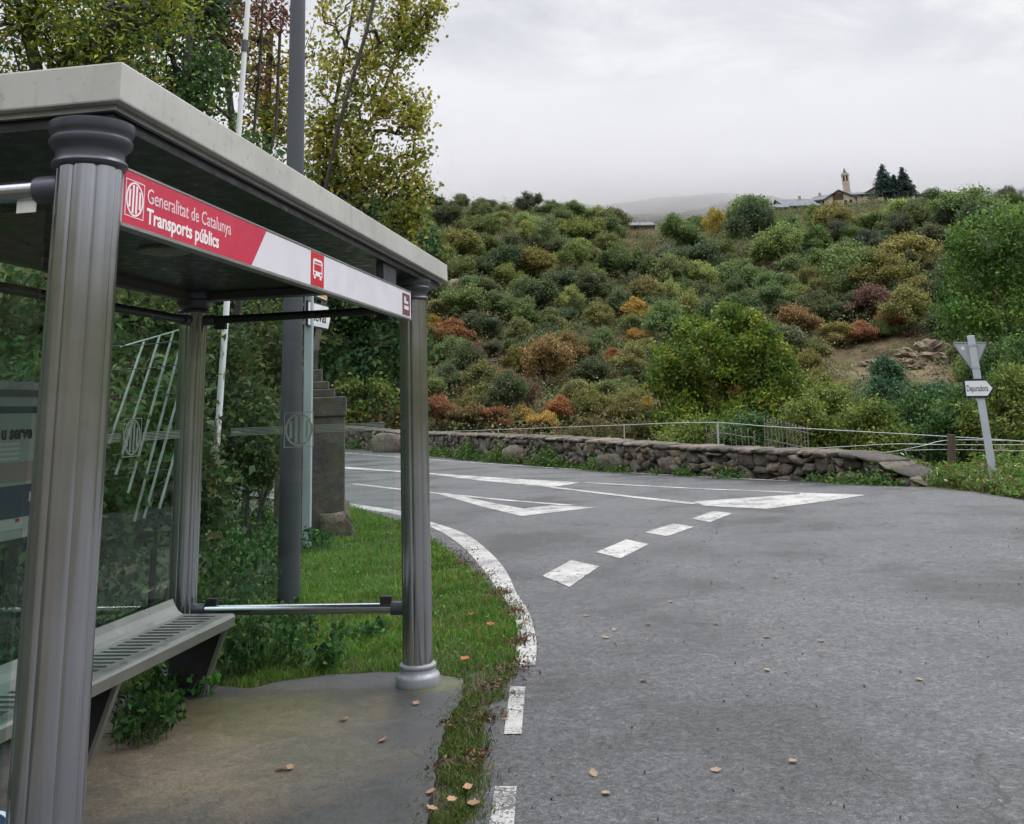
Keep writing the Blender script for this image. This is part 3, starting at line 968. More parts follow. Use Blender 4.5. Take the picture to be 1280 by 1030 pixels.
_g3 = np.array([(x, y, z) for x in (-1, -.33, .33, 1) for y in (-1, -.33, .33, 1) for z in (-1, -.33, .33, 1) if max(abs(x), abs(y), abs(z)) > .9])
_idx = {tuple(np.round(v, 2)): i for i, v in enumerate(_g3)}
_lv = [-1, -.33, .33, 1]
_qf = []
for ax in range(3):
    for s_ in (-1, 1):
        for i in range(3):
            for j in range(3):
                q = []
                for di, dj in ((0, 0), (1, 0), (1, 1), (0, 1)):
                    v = [0, 0, 0]; v[ax] = s_; v[(ax+1) % 3] = _lv[i+di]; v[(ax+2) % 3] = _lv[j+dj]
                    q.append(_idx[tuple(np.round(v, 2))])
                _qf.append(q if s_ > 0 else q[::-1])
_qf = np.array(_qf)


def stone_pts(c, ax, ay, az, jit=.10, rnd=5.0):
    v = _g3.copy()
    n = (np.abs(v)**rnd).sum(1)**(1/rnd)
    v = v/n[:, None]
    v = v*(1+R.normal(0, jit*.5, v.shape))
    # a sloping face or two
    for _ in range(4):
        d = R.normal(size=3); d /= np.linalg.norm(d); k = v@d; lim = R.uniform(.7, 1.2)
        v = v-np.where(k > lim, k-lim, 0)[:, None]*d
    return np.asarray(c)+v[:, :1]*ax+v[:, 1:2]*ay+v[:, 2:]*az


def stones_mesh(name, items, mat, parent=None):
    V = np.concatenate(items); n = len(_g3)
    f = np.concatenate([_qf+i*n for i in range(len(items))])
    me = npmesh(name, V, [f], False)
    return link(name, me, mat, parent)


wp = np.vstack([[-30, 64, 1.2], [-21, 57, 1.2], WALL])
seg = np.hypot(*np.diff(wp[:, :2], axis=0).T); cum = np.concatenate([[0], np.cumsum(seg)])
wpt = lambda s_: np.array([np.interp(s_, cum, wp[:, i]) for i in range(3)])
items = []; caps = []; s_ = 0
TH = .22
core = MB()
while s_ < cum[-1]-.15:
    big = R.random() < .13
    a = wpt(s_); L = R.uniform(.16, .46) if not big else R.uniform(.4, .75)
    b2 = wpt(min(s_+L, cum[-1])); t = (b2-a)[:2]; L = np.linalg.norm(t); t = np.append(t/L, 0)
    nrm = np.array([t[1], -t[0], 0])
    if nrm@(CAM-a) < 0: nrm = -nrm
    h = max(.06, (a[2]+b2[2])/2-.10)
    z = -.05
    rows = (1 if h < .4 else 2) if big else max(1, int(round(h/R.uniform(.11, .19))))
    hs = R.uniform(.5, 1.5, rows); hs = hs/hs.sum()*(h+.05)
    for hh in hs:
        cut = 2 if (hh < .2 and R.random() < .3 and L > .4) else 1
        for q in range(cut):
            c = (a+t*L*((q+.5)/cut)); c = np.array([c[0], c[1], z+hh/2])-nrm*(TH-R.uniform(-.02, .06))
            tl = R.normal(0, .06)
            items.append(stone_pts(c, t*L/cut*.52*R.uniform(.88, 1.08)+np.array([0, 0, tl*.6]), nrm*(TH*R.uniform(.85, 1.08)), np.array([0, 0, hh*.54])+t*R.normal(0, .03), .10, R.uniform(12, 30)))
            items.append(stone_pts(c-nrm*2*TH, t*L/cut*.51, nrm*TH, np.array([0, 0, hh*.53]), .09))
        z += hh
    core.obox((a+b2)/2*[1, 1, 0]+np.array([0, 0, h/2-.05])-nrm*TH*2, t*L*.52, nrm*TH*1.5, (0, 0, h/2))
    # coping
    c = (a+b2)/2; zc = (a[2]+b2[2])/2-.05
    sl = np.array([*(t[:2]*L*.53), (b2[2]-a[2])*.5])
    caps.append(stone_pts(np.array([c[0], c[1], zc])-nrm*TH*2, sl, nrm*TH*2.25, np.array([0, 0, .045+R.uniform(0, .02)]), .09, 9))
    s_ += L
wall = empty('stone_wall', (WALL[4][0], WALL[4][1], 0), 'low dry stone wall of brown fieldstones curving along the far side of the road', 'wall')
for nm, it in (('stonework', items), ('coping', caps)):
    it = [q-np.array(wall.location) for q in it]
    stones_mesh(nm, it, stn, wall)
core.build('rubble_core', simple('dark_mortar', (.03, .026, .022), .95), wall)
for i, (px, py, sx, sz) in enumerate(((760, 590, .5, .32), (845, 594, .62, .36), (480, 566, 1.3, .62), (1060, 603, .42, .26), (640, 580, .7, .38))):
    c = g(px, py)
    t = np.array([.7, -.71, 0]); nrm = np.array([-.71, -.7, 0])
    o = stones_mesh('boulder', [stone_pts((0, 0, sz*.6), t*sx, nrm*.22, np.array([.0, 0, sz*.8]), .16, 4.)], stn)
    o.location = (c[0]-.05*nrm[0]+.1, c[1]+.1, 0)
    tag(o, ['rounded brown boulder set in the stone wall below the railing', 'wide brown boulder set in the wall under the round green tree', 'broad pale brown boulder in the wall, seen through the shelter glass',
            'reddish boulder behind grass where the wall begins to slope down', 'flat grey boulder in the wall just past the shelter'][i], 'boulder', 'boulders along the road wall')

# ------------------------------------------------------------------ foliage tools
leafA = foliage('leaf_by_tint', True, .42)
leafH = foliage('leaf_by_tree', False, .3, .5, 1.5, .06)
bark, nt, b = mat_new('bark')
p = objc(nt, (1, 1, .25))
c = ramp(nt, noise(nt, 9, 6, .65, p), [(.3, (.022, .019, .016)), (.7, (.075, .066, .056))])
nt.links.new(c, b.inputs['Base Color']); b.inputs['Roughness'].default_value = .9
bump(nt, b, noise(nt, 22, 5, .7, p), .02)


def leaf_mesh(name, C, size, cols=None, up=.35, wide=.55, axis=None, smooth_=False):
    """one folded four-cornered leaf per centre"""
    n = len(C)
    d = R.normal(size=(n, 3)); d[:, 2] -= .25
    if axis is not None: d = d*.7+axis
    d /= np.linalg.norm(d, axis=1)[:, None]
    nr = R.normal(size=(n, 3)); nr[:, 2] = np.abs(nr[:, 2])+up
    s_ = np.cross(d, nr); s_ /= np.linalg.norm(s_, axis=1)[:, None]+1e-9
    nr = np.cross(s_, d)
    sz = size*R.uniform(.65, 1.3, n)[:, None]
    fold = .12*sz
    V = np.stack([C-d*sz*.5, C+s_*sz*wide*.5+nr*fold-d*sz*.05, C+d*sz*.5, C-s_*sz*wide*.5+nr*fold-d*sz*.05], 1).reshape(-1, 3)
    f = np.arange(n*4).reshape(-1, 4)
    return npmesh(name, V, [f], smooth_, None if cols is None else np.repeat(cols, 4, axis=0))


def skeleton(trunks, targets, wander=.12, droop=0.0, seglen=None):
    """trunks: list of polylines; every target grows a twig from the nearest part already grown. returns nodes, parents, order"""
    P = []; par = []
    for tr in trunks:
        k0 = None
        for q in tr:
            P.append(np.array(q, float)); par.append(-1 if k0 is None else k0); k0 = len(P)-1
    ntr = len(P)
    T = np.array(targets)
    c = np.array(P).mean(0)
    order = np.argsort([min(np.linalg.norm(np.array(P[:ntr])-t, axis=1)) for t in T])
    tips = []
    for k in order:
        t = T[k]
        A = np.array(P)
        dv = t-A; dist = np.linalg.norm(dv, axis=1)
        cost = dist+np.maximum(0, A[:, 2]-t[2])*1.2
        i = int(np.argmin(cost))
        a = A[i]; L = dist[i]
        ns = max(2, int(L/(seglen or .5))); ns = min(ns, 6)
        off = R.normal(size=3)*L*wander
        prev = i
        for q in range(1, ns+1):
            u = q/ns
            pt = a+(t-a)*u+off*math.sin(math.pi*u)+np.array([0, 0, -droop*L*math.sin(math.pi*u)*.0+(.10*L*math.sin(math.pi*u))])
            P.append(pt); par.append(prev); prev = len(P)-1
        tips.append((prev, par[prev]))
    return np.array(P), np.array(par), tips, ntr


def branch_mesh(name, P, par, r_tip, r_max, n=5, power=.5):
    cnt = np.ones(len(P))
    for i in range(len(P)-1, -1, -1):
        if par[i] >= 0: cnt[par[i]] += cnt[i]
    rr = np.minimum(r_tip*cnt**power, r_max)
    I = np.nonzero(par >= 0)[0]
    A = P[par[I]]; B = P[I]
    ra = np.minimum(rr[par[I]], rr[I]*1.5); rb = rr[I]
    t = B-A; t /= np.linalg.norm(t, axis=1)[:, None]+1e-9
    u = np.cross(t, np.array([.31, .17, .93])); u /= np.linalg.norm(u, axis=1)[:, None]+1e-9
    v = np.cross(t, u)
    A = A-t*ra[:, None]*.2; B = B+t*rb[:, None]*.3
    q = 2*np.pi*np.arange(n)/n
    ring = np.cos(q)[None, :, None]*u[:, None]+np.sin(q)[None, :, None]*v[:, None]
    V = np.stack([A[:, None]+ring*ra[:, None, None], B[:, None]+ring*rb[:, None, None]], 1).reshape(-1, 3)
    base = np.arange(len(I))[:, None]*2*n
    k = np.arange(n)[None]
    f = np.stack([base+k, base+(k+1) % n, base+n+(k+1) % n, base+n+k], -1).reshape(-1, 4)
    return npmesh(name, V, [f], True)


def in_blobs(blobs, n, shell=.0):
    """blobs: (cx,cy,cz, rx,ry,rz, weight)"""
    w_ = np.array([b_[6] for b_ in blobs], float); w_ /= w_.sum()
    k = R.choice(len(blobs), n, p=w_)
    d = R.normal(size=(n, 3)); d /= np.linalg.norm(d, axis=1)[:, None]
    rr = (shell+(1-shell)*R.random(n)**(1/2.2))[:, None]
    B = np.array([b_[:6] for b_ in blobs])
    return B[k, :3]+d*rr*B[k, 3:6]


def pick(pal, n, var=.18):
    """pal: ((r,g,b), weight)"""
    w_ = np.array([q[1] for q in pal], float); w_ /= w_.sum()
    c = np.array([q[0] for q in pal])[R.choice(len(pal), n, p=w_)]
    return np.clip(c*1.55*R.uniform(1-var, 1+var, (n, 1)), 0, 1)


def grow_tree(name, base, trunks, blobs, ntar, nleaf, spray, lsize, pal, label, cat='tree', r_tip=.006, r_max=.12, shell=.2, group=None, barkm=None, wander=.12, seglen=.5, palz=None, up=.35, wide=.55, power=.5):
    """trunks and blobs in coordinates relative to base"""
    tg = in_blobs(blobs, ntar, shell)
    P, par, tips, ntr = skeleton(trunks, tg, wander, 0, seglen)
    t = empty(name, tuple(base), label, cat, group)
    link('trunk', branch_mesh('trunk', P, par, r_tip, r_max, 6, power), barkm or bark, t)
    C = []; cl = []; ax = []
    for a, b_ in tips:
        u = R.random(nleaf)[:, None]**.8
        d = P[a]-P[b_]
        C.append(P[b_]+d*u*1.15+R.normal(size=(nleaf, 3))*spray)
        cl.append(np.repeat(pick(palz(P[a]) if palz else pal, 1, .12), nleaf, 0))
    C = np.concatenate(C); cl = np.concatenate(cl)
    own = pick(pal, len(C), .2)
    m = (R.random(len(C)) < .35)[:, None]
    cl = np.where(m & (palz is None), own, cl*R.uniform(.75, 1.25, (len(C), 1)))
    link('crown', leaf_mesh('crown', C, lsize, cl, up, wide), leafA, t)
    return t


# ------------------------------------------------------------------ hillside trees
PROTO = []
for k in range(9):
    hgt = [1.0, .92, 1.15, .85, 1.05, 1.25, .8, 1.0, .95][k]
    nb = 16
    bl_ = []
    for i in range(nb):
        q = R.uniform(0, 2*math.pi); e = R.uniform(-.15, 1.0)
        rr = math.sqrt(max(0.05, 1-max(e, 0)**2))*R.uniform(.45, .74)
        bl_.append((rr*math.cos(q)*R.uniform(.8, 1.25), rr*math.sin(q)*R.uniform(.8, 1.25), hgt*(.70+.55*e), R.uniform(.16, .44), R.uniform(.16, .44), R.uniform(.14, .34), R.uniform(.5, 1.6)))
    bl_.append((0, 0, hgt*.8, .55, .55, .45, 2))
    tg = in_blobs(bl_, 150, .45)
    tr = [[(0, 0, -.25), (R.normal(0, .03), R.normal(0, .03), .2), (R.normal(0, .08), R.normal(0, .08), .6*hgt), (R.normal(0, .1), R.normal(0, .1), 1.0*hgt)]]
    P, par, tips, _ = skeleton(tr, tg, .1, 0, .2)
    tm = branch_mesh('trunk', P, par, .006, .05, 4)
    C = np.concatenate([P[a]+R.normal(size=(76, 3))*np.array([.10, .10, .075]) for a, _b in tips])
    cm = leaf_mesh('crown', C, .068, None, .5, .7)
    tm.materials.append(bark); cm.materials.append(leafH)
    PROTO.append((tm, cm))
# columnar one and a bare-ish one
KINDS = {
    'dark': ((.031, .045, .024), 'dark green rounded broadleaf tree growing on the far hillside'),
    'mid': ((.044, .066, .027), 'mid green leafy tree growing on the far hillside'),
    'light': ((.066, .090, .032), 'bright yellowish green tree growing on the far hillside'),
    'blue': ((.035, .047, .032), 'bluish green dense tree growing on the far hillside'),
    'olive': ((.060, .066, .026), 'dull olive tree turning brown on the far hillside'),
    'brown': ((.068, .054, .028), 'brownish autumn tree growing on the far hillside'),
    'rust': ((.085, .046, .023), 'rust orange autumn bush low on the far hillside'),
    'gold': ((.115, .085, .024), 'golden yellow autumn tree on the far hillside'),
    'yellow': ((.15, .13, .03), 'bright yellow tree on the crest of the far hillside'),
    'maroon': ((.045, .034, .028), 'dark maroon leafless looking bush on the far hillside'),
}
placed = []


def hill_tree(px, py, wpx, kind, hk=1.0, label=None, group=True, proto=None, r0=RF):
    h = hillhit(px, py, r0)
    if h is None: return None
    pt, r = h
    rd = wpx/2/F*r
    tm, cm = PROTO[proto if proto is not None else R.integers(len(PROTO))]
    c, lb = KINDS[kind]
    t = empty('hillside_tree', (pt[0], pt[1], pt[2]-.12*rd), label or lb, 'tree', (f'{kind} trees on the far hillside' if not label else None))
    a = R.uniform(0, 6.28); s3 = (rd*R.uniform(.92, 1.08), rd*R.uniform(.92, 1.08), rd*hk*R.uniform(.9, 1.1))
    for nm, me, mt in (('trunk', tm, None), ('crown', cm, None)):
        o = bpy.data.objects.new(nm, me); COL.objects.link(o); o.parent = t
    t.scale = s3; t.rotation_euler = (0, 0, a)
    k = R.uniform(.8, 1.25)*2.5
    o.color = (1.22*c[0]*k*R.uniform(.9, 1.12), 1.1*c[1]*k, c[2]*k*R.uniform(.85, 1.15), 1)
    placed.append((px, py-wpx*.35*hk, wpx))
    return t


# the ones that stand out, base pixel and crown width
for q in [(562, 434, 56, 'rust'), (633, 492, 46, 'rust'), (545, 540, 54, 'rust'), (582, 542, 56, 'brown'), (622, 540, 52, 'rust'), (655, 536, 40, 'gold'), (702, 532, 44, 'rust'),
          (676, 544, 40, 'gold'), (797, 412, 42, 'gold'), (768, 456, 26, 'rust'), (1000, 428, 62, 'brown'), (1076, 428, 42, 'rust'), (1052, 434, 50, 'olive'), (1140, 418, 72, 'olive'),
          (592, 464, 40, 'maroon'), (560, 496, 46, 'dark'), (612, 450, 36, 'blue'), (950, 428, 34, 'rust'), (896, 300, 30, 'yellow', 2.3, 'bright yellow tall tree alone on the crest beside the tiny pale house'), (970, 350, 30, 'maroon'), (800, 430, 30, 'gold'),
          (672, 402, 70, 'dark'), (625, 400, 56, 'mid'), (740, 382, 64, 'dark'), (700, 372, 60, 'dark'), (870, 345, 66, 'dark'), (845, 335, 52, 'blue'), (1112, 375, 76, 'olive'), (1055, 330, 44, 'blue'),
          (1165, 318, 50, 'blue'), (1190, 292, 50, 'dark'), (1180, 312, 52, 'mid'), (930, 395, 44, 'mid'), (880, 405, 60, 'dark'), (1000, 385, 48, 'mid'), (750, 420, 44, 'olive'), (650, 440, 46, 'olive'),
          (590, 300, 46, 'mid'), (560, 290, 44, 'dark'), (575, 268, 30, 'mid'), (610, 266, 34, 'dark'), (635, 262, 40, 'dark'), (662, 268, 40, 'blue'), (690, 272, 36, 'mid'), (545, 265, 34, 'dark'), (715, 282, 36, 'mid')]:
    hill_tree(*q)


def zone(px, py):
    """what grows where on the slope"""
    f = (py-250)/290.0
    if px > 1000 and py < 330: pr = dict(mid=6, light=3, dark=2, blue=1.5, olive=1)
    elif f < .28: pr = dict(light=5, mid=6, dark=3, olive=2, blue=1, brown=.4)
    elif f < .5: pr = dict(dark=4, mid=6, light=2, blue=1, olive=2, brown=.5, gold=.15)
    elif f < .72: pr = dict(dark=4, olive=4, mid=4, brown=1.2, blue=.8, gold=.25, rust=.35, maroon=.25)
    else: pr = dict(dark=3, olive=4, brown=2.2, rust=1.0, mid=3, maroon=.5, gold=.4)
    ks = list(pr); w_ = np.array([pr[k] for k in ks]); return ks[R.choice(len(ks), p=w_/w_.sum())]


tries = 0
while len(placed) < 292 and tries < 12000:
    tries += 1
    px = R.uniform(505, 1290); py = 262+R.random()**1.05*280
    f = np.clip((py-255)/285, 0, 1)
    open_ = vnoise(px*1.0, py*1.6, 34, 9.0)                    # clearings
    lim = .6 if px > 1000 and py < 400 else (.45 if f < .45 else .12)
    if open_ > lim+R.normal(0, .12): continue
    if 772 < px < 838 and 276 < py < 345: continue
    if 878 < px < 916 and 270 < py < 318: continue
    if 1025 < px < 1205 and 425 < py < 512: continue           # bare rocky bank
    if px < 535 and R.random() < .5: continue
    if 940 < px < 1078 and py < 300 and R.random() < .5: continue
    wd = R.uniform(26, 52)+R.random()**2*46*(1.0 if f > .2 else .8)*(.75 if f > .7 else 1)
    if px < 780 and py-wd*.75 < 247: continue
    top_ = 259 if 945 < px < 1072 else (250 if px < 1165 else 240)
    if px > 940 and py-wd*.66 < top_: continue
    cyp = py-wd*.35
    if any((px-a)**2+((cyp-b_)*1.5)**2 < (.36*(wd+c))**2*.50 for a, b_, c in placed): continue
    hill_tree(px, py, wd, zone(px, py), R.uniform(.95, 1.3))
print('hill trees', len(placed), tries)

# scrub and heather between the trees (beyond counting)
n = 14500
a_ = R.uniform(-36, 24, n); r_ = 80+R.random(n)**.8*230
r_ = np.minimum(r_, rcrest(a_)+np.where((a_ > 4.5) & (a_ < 13), -14, 4))
z_ = zhill(a_, r_)
cc_ = np.stack([CAM[0]+r_*np.sin(np.radians(a_)), CAM[1]+r_*np.cos(np.radians(a_)), z_], 1)
pal = (((.060, .050, .030), 2), ((.045, .062, .024), 6), ((.075, .050, .030), 1.3), ((.072, .074, .034), 3), ((.048, .036, .028), 1), ((.034, .052, .024), 6), ((.09, .055, .024), .3), ((.060, .084, .028), 2))
pc = pick(pal, n)*np.array([1.45, 1.35, 1.2])
L = 62
rad_ = R.uniform(.5, 1.1, n)+R.random(n)**3*1.9
qx, qy = project(cc_)
bare_ = ((qx > 1030) & (qx < 1205) & (qy > 420) & (qy < 490)) | ((qx > 778) & (qx < 832) & (qy > 268) & (qy < 296)) | (vnoise(qx, qy*1.6, 30, 4.) > .62)
keep_ = ~bare_ | (R.random(n) < .22); cc_, pc, rad_ = cc_[keep_], pc[keep_], rad_[keep_]; n = len(cc_)
C = np.repeat(cc_, L, 0)+R.normal(size=(n*L, 3))*np.repeat(rad_, L)[:, None]*np.array([.6, .6, .38])
C[:, 2] += np.repeat(rad_, L)*.5
scr = link('scrub', leaf_mesh('scrub', C, .29, np.repeat(pc, L, 0)*R.uniform(.7, 1.3, (n*L, 1)), .5, .7), leafA)
tag(scr, kind='stuff')

# rock outcrops and old terrace walls
rock, nt, b = mat_new('tan_rock')
p = pos(nt)
c = ramp(nt, noise(nt, .5, 8, .7, p, .8), [(.3, (.09, .068, .045)), (.5, (.22, .172, .115)), (.7, (.34, .275, .185))])
c = mix(nt, 1.0, c, ramp(nt, noise(nt, 2.6, 6, .7, p), [(.35, .45), (.65, 1.3)]), 'MULTIPLY')
nt.links.new(c, b.inputs['Base Color']); b.inputs['Roughness'].default_value = .95
bump(nt, b, noise(nt, 1.4, 6, .7, p), .8, 1.0)


def outcrop(px, py, wpx, hpx, label, seed):
    h = hillhit(px, py)
    if h is None: return
    pt, r = h
    bm = bmesh.new(); bmesh.ops.create_icosphere(bm, subdivisions=4, radius=1)
    for v in bm.verts:
        q = v.co.copy()
        n_ = mnoise.fractal(q*1.6+Vector((seed*3.1, seed, 0)), .8, 2.1, 5)
        c_ = mnoise.cell(q*3.2+Vector((seed, 0, 0)))
        v.co = q*(1+.38*n_+.22*(c_-.5))
        v.co.x *= wpx/2/F*r; v.co.y *= wpx/3.2/F*r; v.co.z *= hpx/1.7/F*r
    me = bpy.data.meshes.new('rock_outcrop'); bm.to_mesh(me); bm.free()
    o = link('rock_outcrop', me, rock, None, tuple(pt)); o.rotation_euler = (0, 0, -azr(pt)[0]*math.pi/180)
    tag(o, label, 'rock', 'small stones on the hillside' if label.startswith('small tan stone lying') else 'rock outcrops on the hillside')


for i, q in enumerate([(1160, 448, 66, 30, 'pale tan rock face on the bare bank left of the leaning sign'), (1100, 458, 46, 16, 'low pinkish rock ledge left of the pale rock face'), (1130, 462, 40, 18, 'small tan rock below the pale rock face'),
                       (1185, 455, 30, 16, 'tan rock just behind the triangular sign'), (738, 486, 16, 24, 'narrow upright tan rock on the slope above the middle of the wall'),
                       (555, 366, 44, 24, 'pinkish scree rock beside the shelter roof corner'), (575, 385, 40, 16, 'pale broken rock below the scree near the shelter roof'), (600, 440, 30, 10, 'low grey rock between two dark green bushes'),
                       (880, 352, 36, 18, 'brown rock slab between dark trees at mid slope'), (935, 378, 42, 18, 'brown rock slab above the round green tree'), (1060, 402, 30, 8, 'flat rock ledge under an olive tree'),
                       (1105, 408, 34, 9, 'flat brown rock step below the broad olive tree'), (1250, 440, 36, 22, 'tan rock behind the tree trunks above the sign'), (700, 445, 26, 10, 'small rock between olive bushes'), (770, 470, 26, 10, 'small brown rock under the thin orange tree')]):
    outcrop(*q, i+1)


for i in range(34):                                              # loose stones on the bare banks
    cx_, cy_, sx_, sy_ = [(1110, 452, 55, 14), (1165, 448, 35, 16), (570, 380, 28, 22), (905, 366, 30, 14), (600, 450, 30, 14), (625, 500, 30, 16)][i % 6]
    outcrop(cx_+R.normal(0, sx_*.6), cy_+R.normal(0, sy_*.6), R.uniform(7, 17), R.uniform(4, 8), 'small tan stone lying on one of the bare earth banks of the hillside', 30+i)


def terrace(pts, hpx, label):
    m = MB(); prev = None
    P = [hillhit(*q) for q in pts]; P = [q for q in P if q]
    for (a, ra), (b_, rb) in zip(P[:-1], P[1:]):
        a = np.array(a); b_ = np.array(b_); n_ = max(2, int(np.linalg.norm(b_-a)/3))
        for k in range(n_):
            u0, u1 = k/n_, (k+1)/n_
            q0 = a+(b_-a)*u0; q1 = a+(b_-a)*u1; hh = hpx/F*ra*R.uniform(.8, 1.15)
            t = (q1-q0)/2; nr = np.cross(t/np.linalg.norm(t), [0, 0, 1.])
            m.obox((q0+q1)/2+np.array([0, 0, hh*.2]), t*1.01, nr*.5, (0, 0, hh*.75))
    o = m.build('terrace_wall', stn, None, tuple(P[0][0])); tag(o, label, 'wall', 'old terrace walls on the hillside')


terrace([(520, 306), (545, 305), (575, 306), (598, 304)], 9, 'brown stone terrace wall on the slope beside the yellow tree')
terrace([(1195, 330), (1225, 329), (1262, 327)], 5, 'grey terrace wall high on the slope beneath the crest trees')
terrace([(1040, 402), (1075, 400), (1110, 404)], 4, 'low terrace wall under the broad olive tree')
terrace([(690, 420), (725, 418), (760, 421)], 4, 'low terrace wall in the scrub at mid slope')

# ------------------------------------------------------------------ village on the crest
slate_r = simple('grey_slate', (.075, .085, .10), .7, 0, .25, .6)
cream = simple('cream_render', (.46, .39, .31), .9, 0, .12, .4)
stonew = simple('tan_masonry', (.33, .25, .17), .9, 0, .22, .7)
wood = simple('dark_brown_wood', (.07, .035, .022), .8, 0, .2, 1)
hole = simple('dark_opening', (.01, .01, .012), .9)


def crest_pt(px, py_base, back=0):
    az = math.degrees(math.atan2(*ray(px, 250)[:2])); r = float(rcrest(az))+back
    return atr(px, py_base, r), r


def house(pxa, pxb, py_base, py_eave, py_ridge, wallm, label, wins=(), depth=9, ridge_frac=.5, back=0, chim=None, side=False, yaw=0):
    """a house facing the valley with its gable, or (side) with its long eave; yaw turns it on its plot"""
    a, r = crest_pt(pxa, py_base+1.5, back); b_, _ = crest_pt(pxb, py_base+1.5, back)
    s_ = r/F
    W = (pxb-pxa)*s_; He = (py_base-py_eave)*s_; Hr = (py_base-py_ridge)*s_
    az = azr((a+b_)/2)[0]; th = math.radians(az-yaw)
    ex = np.array([math.cos(th), -math.sin(th), 0]); ey = np.array([math.sin(th), math.cos(th), 0]); ez = np.array([0, 0, 1.])
    o_ = a-ez*4
    t = empty('village_house', tuple(a), label, 'house', 'village houses on the crest')
    roof = MB()
    if side:
        P = [(0, 0), (depth, 0), (depth, 4+He), (depth*.55, 4+Hr-.15), (0, 4+He)]
        MB().prism(P, o_, ey, ez, ex*W).build('wall', wallm, t)
        for u0, u1 in ((-.7, depth*.55), (depth+.7, depth*.55)):
            roof.prism([(u0, 4+He-.35), (u1, 4+Hr), (u1, 4+Hr+.3), (u0, 4+He-.05)], o_-ex*.5, ey, ez, ex*(W+1))
    else:
        rf = ridge_frac*W
        MB().prism([(0, 0), (W, 0), (W, 4+He), (rf, 4+Hr-.15), (0, 4+He)], o_, ex, ez, ey*depth).build('wall', wallm, t)
        for u0, u1, k in ((-.5, rf, rf), (W+.5, rf, W-rf)):
            roof.prism([(u0, 4+He-.4*(Hr-He)/max(k, 1)), (u1, 4+Hr), (u1, 4+Hr+.3), (u0, 4+He-.4*(Hr-He)/max(k, 1)+.3)], o_-ey*.6, ex, ez, ey*(depth+1.2))
    ro = roof.build('roof', slate_r, t)
    if chim: MB().obox(o_+ex*chim*W+ey*depth*.5+ez*(4+Hr+.2), ex*.35, ey*.35, ez*.9).build('chimney', stonew, ro)
    for (u, z0_, w2, h2, mt) in wins:
        MB().obox(o_+ex*u*W+ez*(4+z0_*Hr)-ey*.05, ex*w2, ey*.09, ez*h2).build('window', mt, t)
    return t


house(962, 985, 262, 258, 252, stonew, 'small grey roofed stone house at the low end of the village', [(.25, .3, .5, .5, hole)], 8, .5, 0, None, True, 18)
house(982, 1024, 262, 256, 243, stonew, 'stone house with a long grey slate roof left of the church', [(.55, .25, .45, .55, hole), (.3, .25, .4, .5, hole)], 13, .35, 4, .7, True, 22)
house(1014, 1046, 258, 250, 241, stonew, 'grey slate roofed house between stone house and cream gable', [(.5, .3, .4, .5, hole)], 12, .5, 12, .2, True, -14)
house(1031, 1067, 258, 249, 239, cream, 'cream gabled house with a brown wooden balcony below the church tower', [(.46, .62, 1.6, 1.0, wood), (.3, .2, .5, .7, wood), (.68, .2, .5, .7, wood), (.85, .25, .4, .5, hole)], 11, .5, 0)
house(1066, 1088, 250, 242, 237, cream, 'pale house just right of the church tower', [(.5, .5, .4, .5, hole)], 9, .6, 12, None, True, 10)
house(1082, 1106, 248, 241, 235, cream, 'pale house half hidden by the dark conifers', [(.3, .5, .4, .5, hole)], 9, .5, 14)
house(1146, 1160, 246, 242, 239, cream, 'small pale house right of the dark conifers', [(.5, .5, .4, .5, hole)], 8, .5, 10, None, True)
house(788, 820, 286, 280, 273, stonew, 'dark roofed farmhouse alone on the slope left of the golden tree', [(.25, .3, .5, .5, hole), (.6, .3, .4, .5, hole)], 9, .62, -30, None, True, 15)
house(911, 925, 279, 276, 272, cream, 'tiny pale house beside the golden poplar on the crest', [(.5, .4, .4, .4, hole)], 7, .5, -6, None, True)

# church tower
a, r = crest_pt(1059.5, 246, 14)
s_ = r/F; th = math.radians(float(azr(a)[0]))
ct = empty('church_tower', tuple(a), 'slender tan church tower with a pointed slate spire on the crest', 'church tower')
hw = 4.1*s_
ex = np.array([math.cos(th), -math.sin(th), 0]); ey = np.array([math.sin(th), math.cos(th), 0]); ez = np.array([0, 0, 1.])
Ht = 26.5*s_
m = MB().obox(a+ez*(Ht/2-2), ex*hw, ey*hw, ez*(Ht/2+2)).build('tower_wall', simple('pale_tower_stone', (.44, .37, .28), .9, 0, .18, .7), ct)
MB().obox(a+ez*(Ht+.02*Ht), ex*hw*1.14, ey*hw*1.14, ez*.28).obox(a+ez*(Ht*.62), ex*hw*1.06, ey*hw*1.06, ez*.16).build('cornice', cream, ct)
m = MB(); top = a+ez*(Ht+10.2*s_); q = [a+ez*(Ht*1.02+.28)+ex*hw*1.08*i+ey*hw*1.08*j for i, j in ((-1, -1), (1, -1), (1, 1), (-1, 1))]
mid_ = [a+ez*(Ht+3.2*s_)+ex*hw*.5*i+ey*hw*.5*j for i, j in ((-1, -1), (1, -1), (1, 1), (-1, 1))]
m.add(q+mid_+[top], [(0, 1, 5, 4), (1, 2, 6, 5), (2, 3, 7, 6), (3, 0, 4, 7), (4, 5, 8), (5, 6, 8), (6, 7, 8), (7, 4, 8), (3, 2, 1, 0)]).build('spire', slate_r, ct)
for u in (-.42, .42):
    for ax_, ay_ in ((ex, ey), (ey, ex)):
        MB().prism([(-.22*hw, -.9), (.22*hw, -.9), (.22*hw, .6), (.12*hw, .95), (-.12*hw, .95), (-.22*hw, .6)], a+ez*(Ht*.83)+ax_*u*hw-ay_*(hw+.03), ax_, ez, ay_*.4).build('belfry_opening', hole, ct)

# conifers
ndl = foliage('conifer_needles', True, .08, .6, 1.4)


